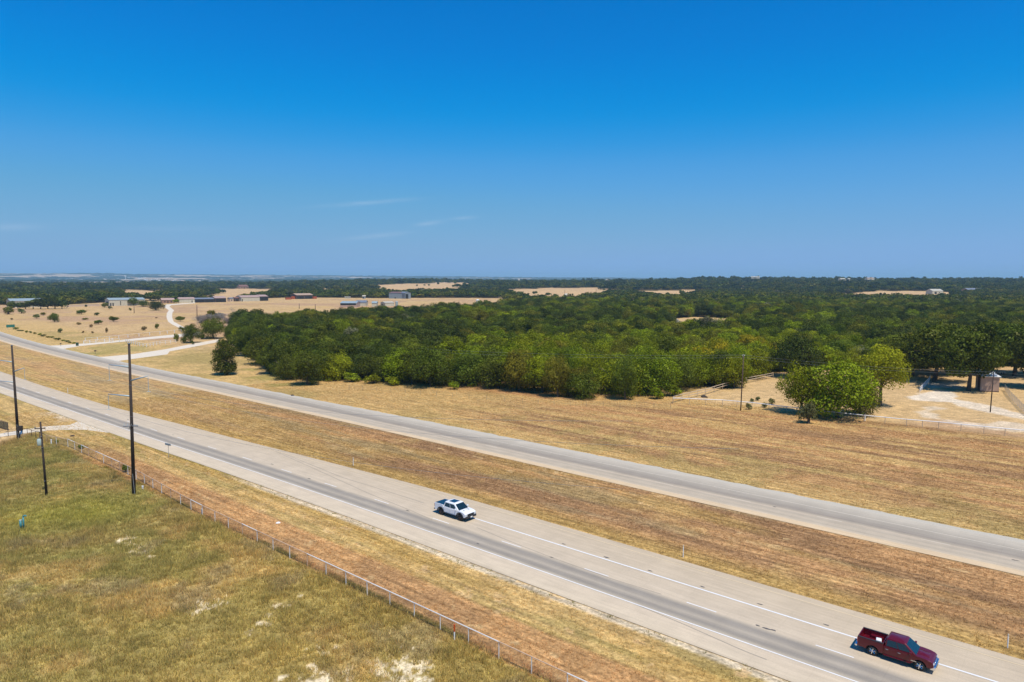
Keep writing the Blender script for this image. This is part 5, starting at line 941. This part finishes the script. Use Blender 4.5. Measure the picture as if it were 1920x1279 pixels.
    def panel(nm, p, q, r, s_, m, thick=.012, inset=0.0, par=None):
        P_ = [V3(v) for v in (p, q, r, s_)]; c = sum(P_, V3((0, 0, 0))) / 4; u = (P_[1] - P_[0]).cross(P_[3] - P_[0]).normalized() * thick
        return MB().add([v for v in P_] + [v + u for v in P_], [(3, 2, 1, 0), (4, 5, 6, 7), (0, 1, 5, 4), (1, 2, 6, 5), (2, 3, 7, 6), (3, 0, 4, 7)]).build(nm, m, par or t)
    def on(pA, pB, pC, pD, u0, u1, v0, v1):
        f = lambda u, v: V3(pA).lerp(V3(pB), u).lerp(V3(pD).lerp(V3(pC), u), v); return f(u0, v0), f(u1, v0), f(u1, v1), f(u0, v1)
    # windscreen and rear window (front face: hx1,hx2,hx6,hx5)
    panel('windscreen', *on(hx[1], hx[2], hx[6], hx[5], .05, .95, .02, .90), M_glass, .012); panel('rear_window', *on(hx[3], hx[0], hx[4], hx[7], .14, .86, .2, .84), M_glass, .012)
    for sg in (-1, 1):
        A_, B_, C_, D_ = (hx[0], hx[1], hx[5], hx[4]) if sg < 0 else (hx[2], hx[3], hx[7], hx[6])
        rng_ = ((.07, .46), (.49, .88)) if sg < 0 else ((.12, .51), (.54, .93))
        for u0, u1 in rng_: panel('side_window', *on(A_, B_, C_, D_, u0, u1, .12, .82), M_glass, .012)
        for x0, x1 in ((CX + .12, CX + 1.14 if white else .16), (CX + 1.18 if white else .20, 1.24)):
            d = MB().box(((x0 + x1) / 2, sg * (hw + .004), (belt + bt) / 2 + .04), (x1 - x0, .02, belt - bt - .16)).build('door', body, t, .008)
            MB().box((x0 + .16, sg * (hw + .025), belt - .2), (.22, .035, .045)).build('door_handle', M_chrome if not white else body, d, .008)
        MB().box((1.22, sg * (hw + .14), belt + .14), (.16, .26, .22)).build('mirror', body, t, .03)
        MB().box((.2, sg * (hw + .02), bt - .02), (2.1, .16, .06)).build('running_board', M_blk if white else body, t, .02)
        for cx, nm in ((RA, 'rear'), (FA, 'front')):
            if white:
                n = 12; oa = [(cx + (ar + .10) * math.cos(a), rw + .02 + (ar + .10) * math.sin(a)) for a in np.linspace(-.1, math.pi + .1, n)]; ia = [(cx + ar * math.cos(a), rw + .02 + ar * math.sin(a)) for a in np.linspace(math.pi + .1, -.1, n)]
                MB().prism(oa + ia, sg * (hw - .02), sg * (hw + .07)).build('fender_flare', M_blk, t)
            yo = sg * (hw - .02 if not white else hw + .03); yi = sg * (hw - .30)
            hub = MB().tube((cx, yi, rw), (cx, yo - sg * .09, rw), rw * .6, rw * .6, 20).build('wheel', M_under, t)
            w = abs(yo - yi); prof = [(rw * .64, -w / 2), (rw * .9, -w / 2), (rw, -w * .36), (rw, w * .36), (rw * .9, w / 2), (rw * .64, w / 2), (rw * .62, 0), (rw * .64, -w / 2)]
            MB().lathe(prof, (cx, (yo + yi) / 2, rw), 'Y', 28).build('tyre', M_tyre, hub, smooth=True)
            rm_ = MB(); f = yo - sg * .05
            rm_.lathe([(rw * .66, f - .02), (rw * .66, f + .02), (rw * .58, f + .02), (rw * .58, f - .02)], (cx, 0, rw), 'Y', 24); rm_.tube((cx, f - sg * .03, rw), (cx, f + sg * .015, rw), rw * .18, rw * .14, 12)
            for k in range(6):
                a = k * math.pi / 3 + .3; p0 = V3((cx + math.cos(a) * rw * .1, f - sg * .01, rw + math.sin(a) * rw * .1)); p1 = V3((cx + math.cos(a) * rw * .62, f, rw + math.sin(a) * rw * .62)); rm_.tube(p0, p1, rw * .10, rw * .13, 6)
            rm_.build('rim', M_dkrim if white else M_chrome, hub)
        # lamps
        MB().box((nose - .07, sg * .80, belt - .36), (.16, .40, .17)).build('headlight', M_lampw, t, .04)
        MB().box((-2.93, sg * (hw - .055), rail - .30), (.07, .13, .42)).build('tail_light', M_lampr, t, .02)
    MB().box((nose + .0, 0, belt - .42), (.07, 1.22, .32)).build('grille', M_blk if white else M_chrome, t, .03)
    for k in range(3): MB().box((nose + .04, 0, belt - .52 + k * .1), (.02, 1.1, .028)).build('grille_bar', M_chrome if not white else M_under, t)
    MB().prism([(nose - .25, bt - .12), (nose + .12, bt - .1), (nose + .14, bt + .16), (nose - .06, bt + .2), (nose - .25, bt + .16)], -.98, .98).build('front_bumper', M_chrome if not white else M_blk, t, .04)
    MB().box((nose + .135, 0, bt + .03), (.02, .9, .12)).build('bumper_opening', M_blk, t)
    MB().box((-3.05, 0, bt + .02), (.2, 1.9, .2)).build('rear_bumper', M_chrome if not white else M_blk, t, .04)
    if white: MB().box((nose + .15, .0, bt + .02), (.02, .34, .16)).build('number_plate', M_wp, t)
    MB().box((.1, 0, bt - .02), (5.0, 1.5, .2)).build('chassis', M_under, t); MB().box((FA, 0, rw + .3), (1.2, 1.5, .5)).build('wheel_well', M_under, t); MB().box((RA, 0, rw + .12), (1.2, 1.5, .45)).build('wheel_well', M_under, t)
    MB().tube((RA, -.8, rw), (RA, .8, rw), .08, .08, 8).build('axle', M_under, t); MB().tube((FA, -.8, rw), (FA, .8, rw), .08, .08, 8).build('axle', M_under, t)
    if white:
        MB().box(((CX - 2.92) / 2, 0, rail + .022), (2.88 + CX, 1.84, .045)).build('bed_cover', mat("dark_teal_bed_cover", (.006, .03, .045), .35, 0, .05, 3, coat=.3), t, .012)
        MB().box((-.12, 0, zr + .040), (1.05, 1.08, .012)).build('sunroof', M_glass, t)
        for sg in (-1, 1): MB().box((2.05, sg * .42, belt + .01), (.22, .12, .03)).build('bonnet_vent', M_blk, t, .006)
    else:
        MB().box((1.45, -hw - .006, bt + .22), (.42, .012, .05)).build('badge', M_chrome, t); MB().box((1.75, -.55, belt + .0), (.25, .05, .02)).build('wiper', M_blk, t)
    t.scale = (.97, .97, .97) if not white else (1, 1, 1)
    return t, rail, lift
pickup(-2.35, 6.25, paint("white_car_paint", (.74, .76, .78), 0, .3), "white crew-cab pickup with a dark bed cover and black wheel arches, on the near carriageway", True)
TR, rail_, _ = pickup(50.75, 5.95, paint("dark_red_car_paint", (.11, .003, .010), .1, .3), "dark red pickup with an open bed carrying a white box, at the lower right", False)
bx = MB().box((0, 0, .30), (.42, .50, .60)).build('storage_box', M_wp, None, .05); bx.parent = None; q = TR.matrix_basis; 
def truck_pt(u, v, w): c_, s_ = math.cos(YAW), math.sin(YAW); return (TR.location.x + u * c_ - v * s_, TR.location.y + u * s_ + v * c_, TR.location.z + w)
bx.location = truck_pt(-1.30, -.50, .83); bx.rotation_euler = (0, 0, YAW + .2); tag(bx, "white box standing in the open bed of the dark red pickup", 'box')
l2 = MB().box((0, 0, .1), (.35, .3, .2)).build('bag', mat("teal_bag", (.05, .14, .2), .8, 0, .1, 3), None, .05); l2.location = truck_pt(-1.03, -.5, .83); l2.rotation_euler = (0, 0, YAW); tag(l2, "small dark blue bag beside the white box in the red pickup's bed", 'bag')
# ------------------------------------------------------------------ rough grass of the near field, stubble of the verges
def blades(name, X, Y, Z, hgt, wid, nb, tint, spread, seed, label, cat='grass', lean=.6):
    r = np.random.default_rng(seed); n = len(X); m = n * nb; k = np.repeat(np.arange(n), nb); a = r.uniform(0, 6.283, m); rr = spread * np.sqrt(r.random(m)); bx_ = X[k] + np.cos(a) * rr; by = Y[k] + np.sin(a) * rr
    h = hgt[k] * r.uniform(.55, 1.15, m); f = r.uniform(0, 3.1416, m); la = a + r.normal(0, .6, m); ln = h * lean * r.uniform(.2, 1.3, m); w = wid * r.uniform(.6, 1.3, m)
    V = np.empty((m, 3, 3)); V[:, 0] = np.stack((bx_ - np.cos(f) * w, by - np.sin(f) * w, Z[k] - .02), 1); V[:, 1] = np.stack((bx_ + np.cos(f) * w, by + np.sin(f) * w, Z[k] - .02), 1); V[:, 2] = np.stack((bx_ + np.cos(la) * ln, by + np.sin(la) * ln, Z[k] + h), 1)
    c = tint[k] * r.uniform(.68, 1.42, (m, 1)) * r.uniform(.92, 1.08, (m, 3)); c4 = np.repeat(np.hstack((c, np.ones((m, 1)))), 3, 0)
    o = bpy.data.objects.new(name, np_mesh(name, V.reshape(-1, 3), tris=np.arange(m * 3).reshape(-1, 3), cols={'cover': ('FLOAT_COLOR', c4)}, mat=M_grass)); col.objects.link(o); tag(o, label, cat, kind='stuff'); return o
def grass_material():
    m, t, b = new_mat("grass_blades"); t.nodes.remove(b); a = N(t, 'ShaderNodeAttribute', attribute_name='cover'); d = N(t, 'ShaderNodeBsdfDiffuse'); tr = N(t, 'ShaderNodeBsdfTranslucent'); mx = N(t, 'ShaderNodeMixShader'); mx.inputs[0].default_value = .35
    geo = N(t, 'ShaderNodeNewGeometry')
    t.links.new(a.outputs['Color'], d.inputs[0]); t.links.new(a.outputs['Color'], tr.inputs[0]); t.links.new(d.outputs[0], mx.inputs[1]); t.links.new(tr.outputs[0], mx.inputs[2]); t.links.new(mx.outputs[0], t.nodes['Material Output'].inputs[0]); return m
M_grass = grass_material()
def in_view(x, y, mrg=1.06): return (y > 30) & (np.abs(x) < y * .75 * mrg + 3) & (y < 400)
g1 = np.random.default_rng(11)
s_ = g1.uniform(-115, 42, 120000); o_ = g1.uniform(-95, -15.2, 120000); x, y = so2w(s_, o_); k = in_view(x, y) & (np.hypot(x, y) > 40) & (s_ > -103 - .8 * (o_ + 16)); x, y, s_, o_ = x[k], y[k], s_[k], o_[k]
dens = .45 + .8 * fbm(x / 2.2, y / 2.2, 15, 3) - .9 * bare(x, y) ; k = g1.random(len(x)) < dens; x, y, s_, o_ = x[k], y[k], s_[k], o_[k]
c, _ = ground_cover(x, y); hh = (.22 + .55 * fbm(x / 3.5, y / 3.5, 16, 3) ** 1.5) * (.8 + .5 * (fbm(x / 12, y / 12, 17, 2))) * sm(-15.1, -16.2, o_).clip(.5, 1)
print('tufts', len(x)); blades('tall_grass', x, y, np.zeros(len(x)), hh, .026, 14, c * 1.75, .34, 12, "tall olive and golden grass of the rough field left of the pipe fence")
s_ = g1.uniform(-130, 75, 400000); o_ = g1.uniform(-15.6, 112, 400000); x, y = so2w(s_, o_); on_road = ((o_ > nl(s_) - 3.4) & (o_ < nl(s_) + nw(s_))) | ((o_ > f0(s_) - .1) & (o_ < f0(s_) + fw(s_))); k = in_view(x, y) & ~on_road & (g1.random(len(x)) < .25 + .75 * fbm(s_ / 4, o_ / 1.3, 18, 3)); x, y, s_, o_ = x[k], y[k], s_[k], o_[k]
grav = (o_ < nl(s_) - 3.4) & (o_ > nl(s_) - 4.7) & (s_ > -40); k = ~grav | (g1.random(len(x)) < .16); x, y, grav = x[k], y[k], grav[k]
c, _ = ground_cover(x, y); c = np.where(grav[:, None], C['weeds_and_shade'] * .8, c)
print('stubble', len(x)); blades('mown_stubble', x, y, np.zeros(len(x)), np.where(grav, .16, .10) * g1.uniform(.5, 1.8, len(x)), .028, 6, c * 1.55, .16, 13, "short dry stubble of the mown verges and the median", lean=.9)

# ------------------------------------------------------------------ air
HZ_D = 8.0e-5
hm = bpy.data.materials.new("haze_air"); hm.use_nodes = True; ht = hm.node_tree; ht.nodes.clear(); ho = N(ht, 'ShaderNodeOutputMaterial'); hp = N(ht, 'ShaderNodeVolumePrincipled')
hp.inputs['Color'].default_value = (.50, .82, 1.0, 1); hp.inputs['Density'].default_value = HZ_D; hp.inputs['Anisotropy'].default_value = 0.0; ht.links.new(hp.outputs[0], ho.inputs['Volume'])
hb = MB().box((0, 0, 0), (2, 2, 2)).build('haze', hm); 
hb.scale = (21000, 21000, 80); hb.location = (0, 0, 76); tag(hb, "pale blue summer haze over the plain", 'haze', kind='stuff')
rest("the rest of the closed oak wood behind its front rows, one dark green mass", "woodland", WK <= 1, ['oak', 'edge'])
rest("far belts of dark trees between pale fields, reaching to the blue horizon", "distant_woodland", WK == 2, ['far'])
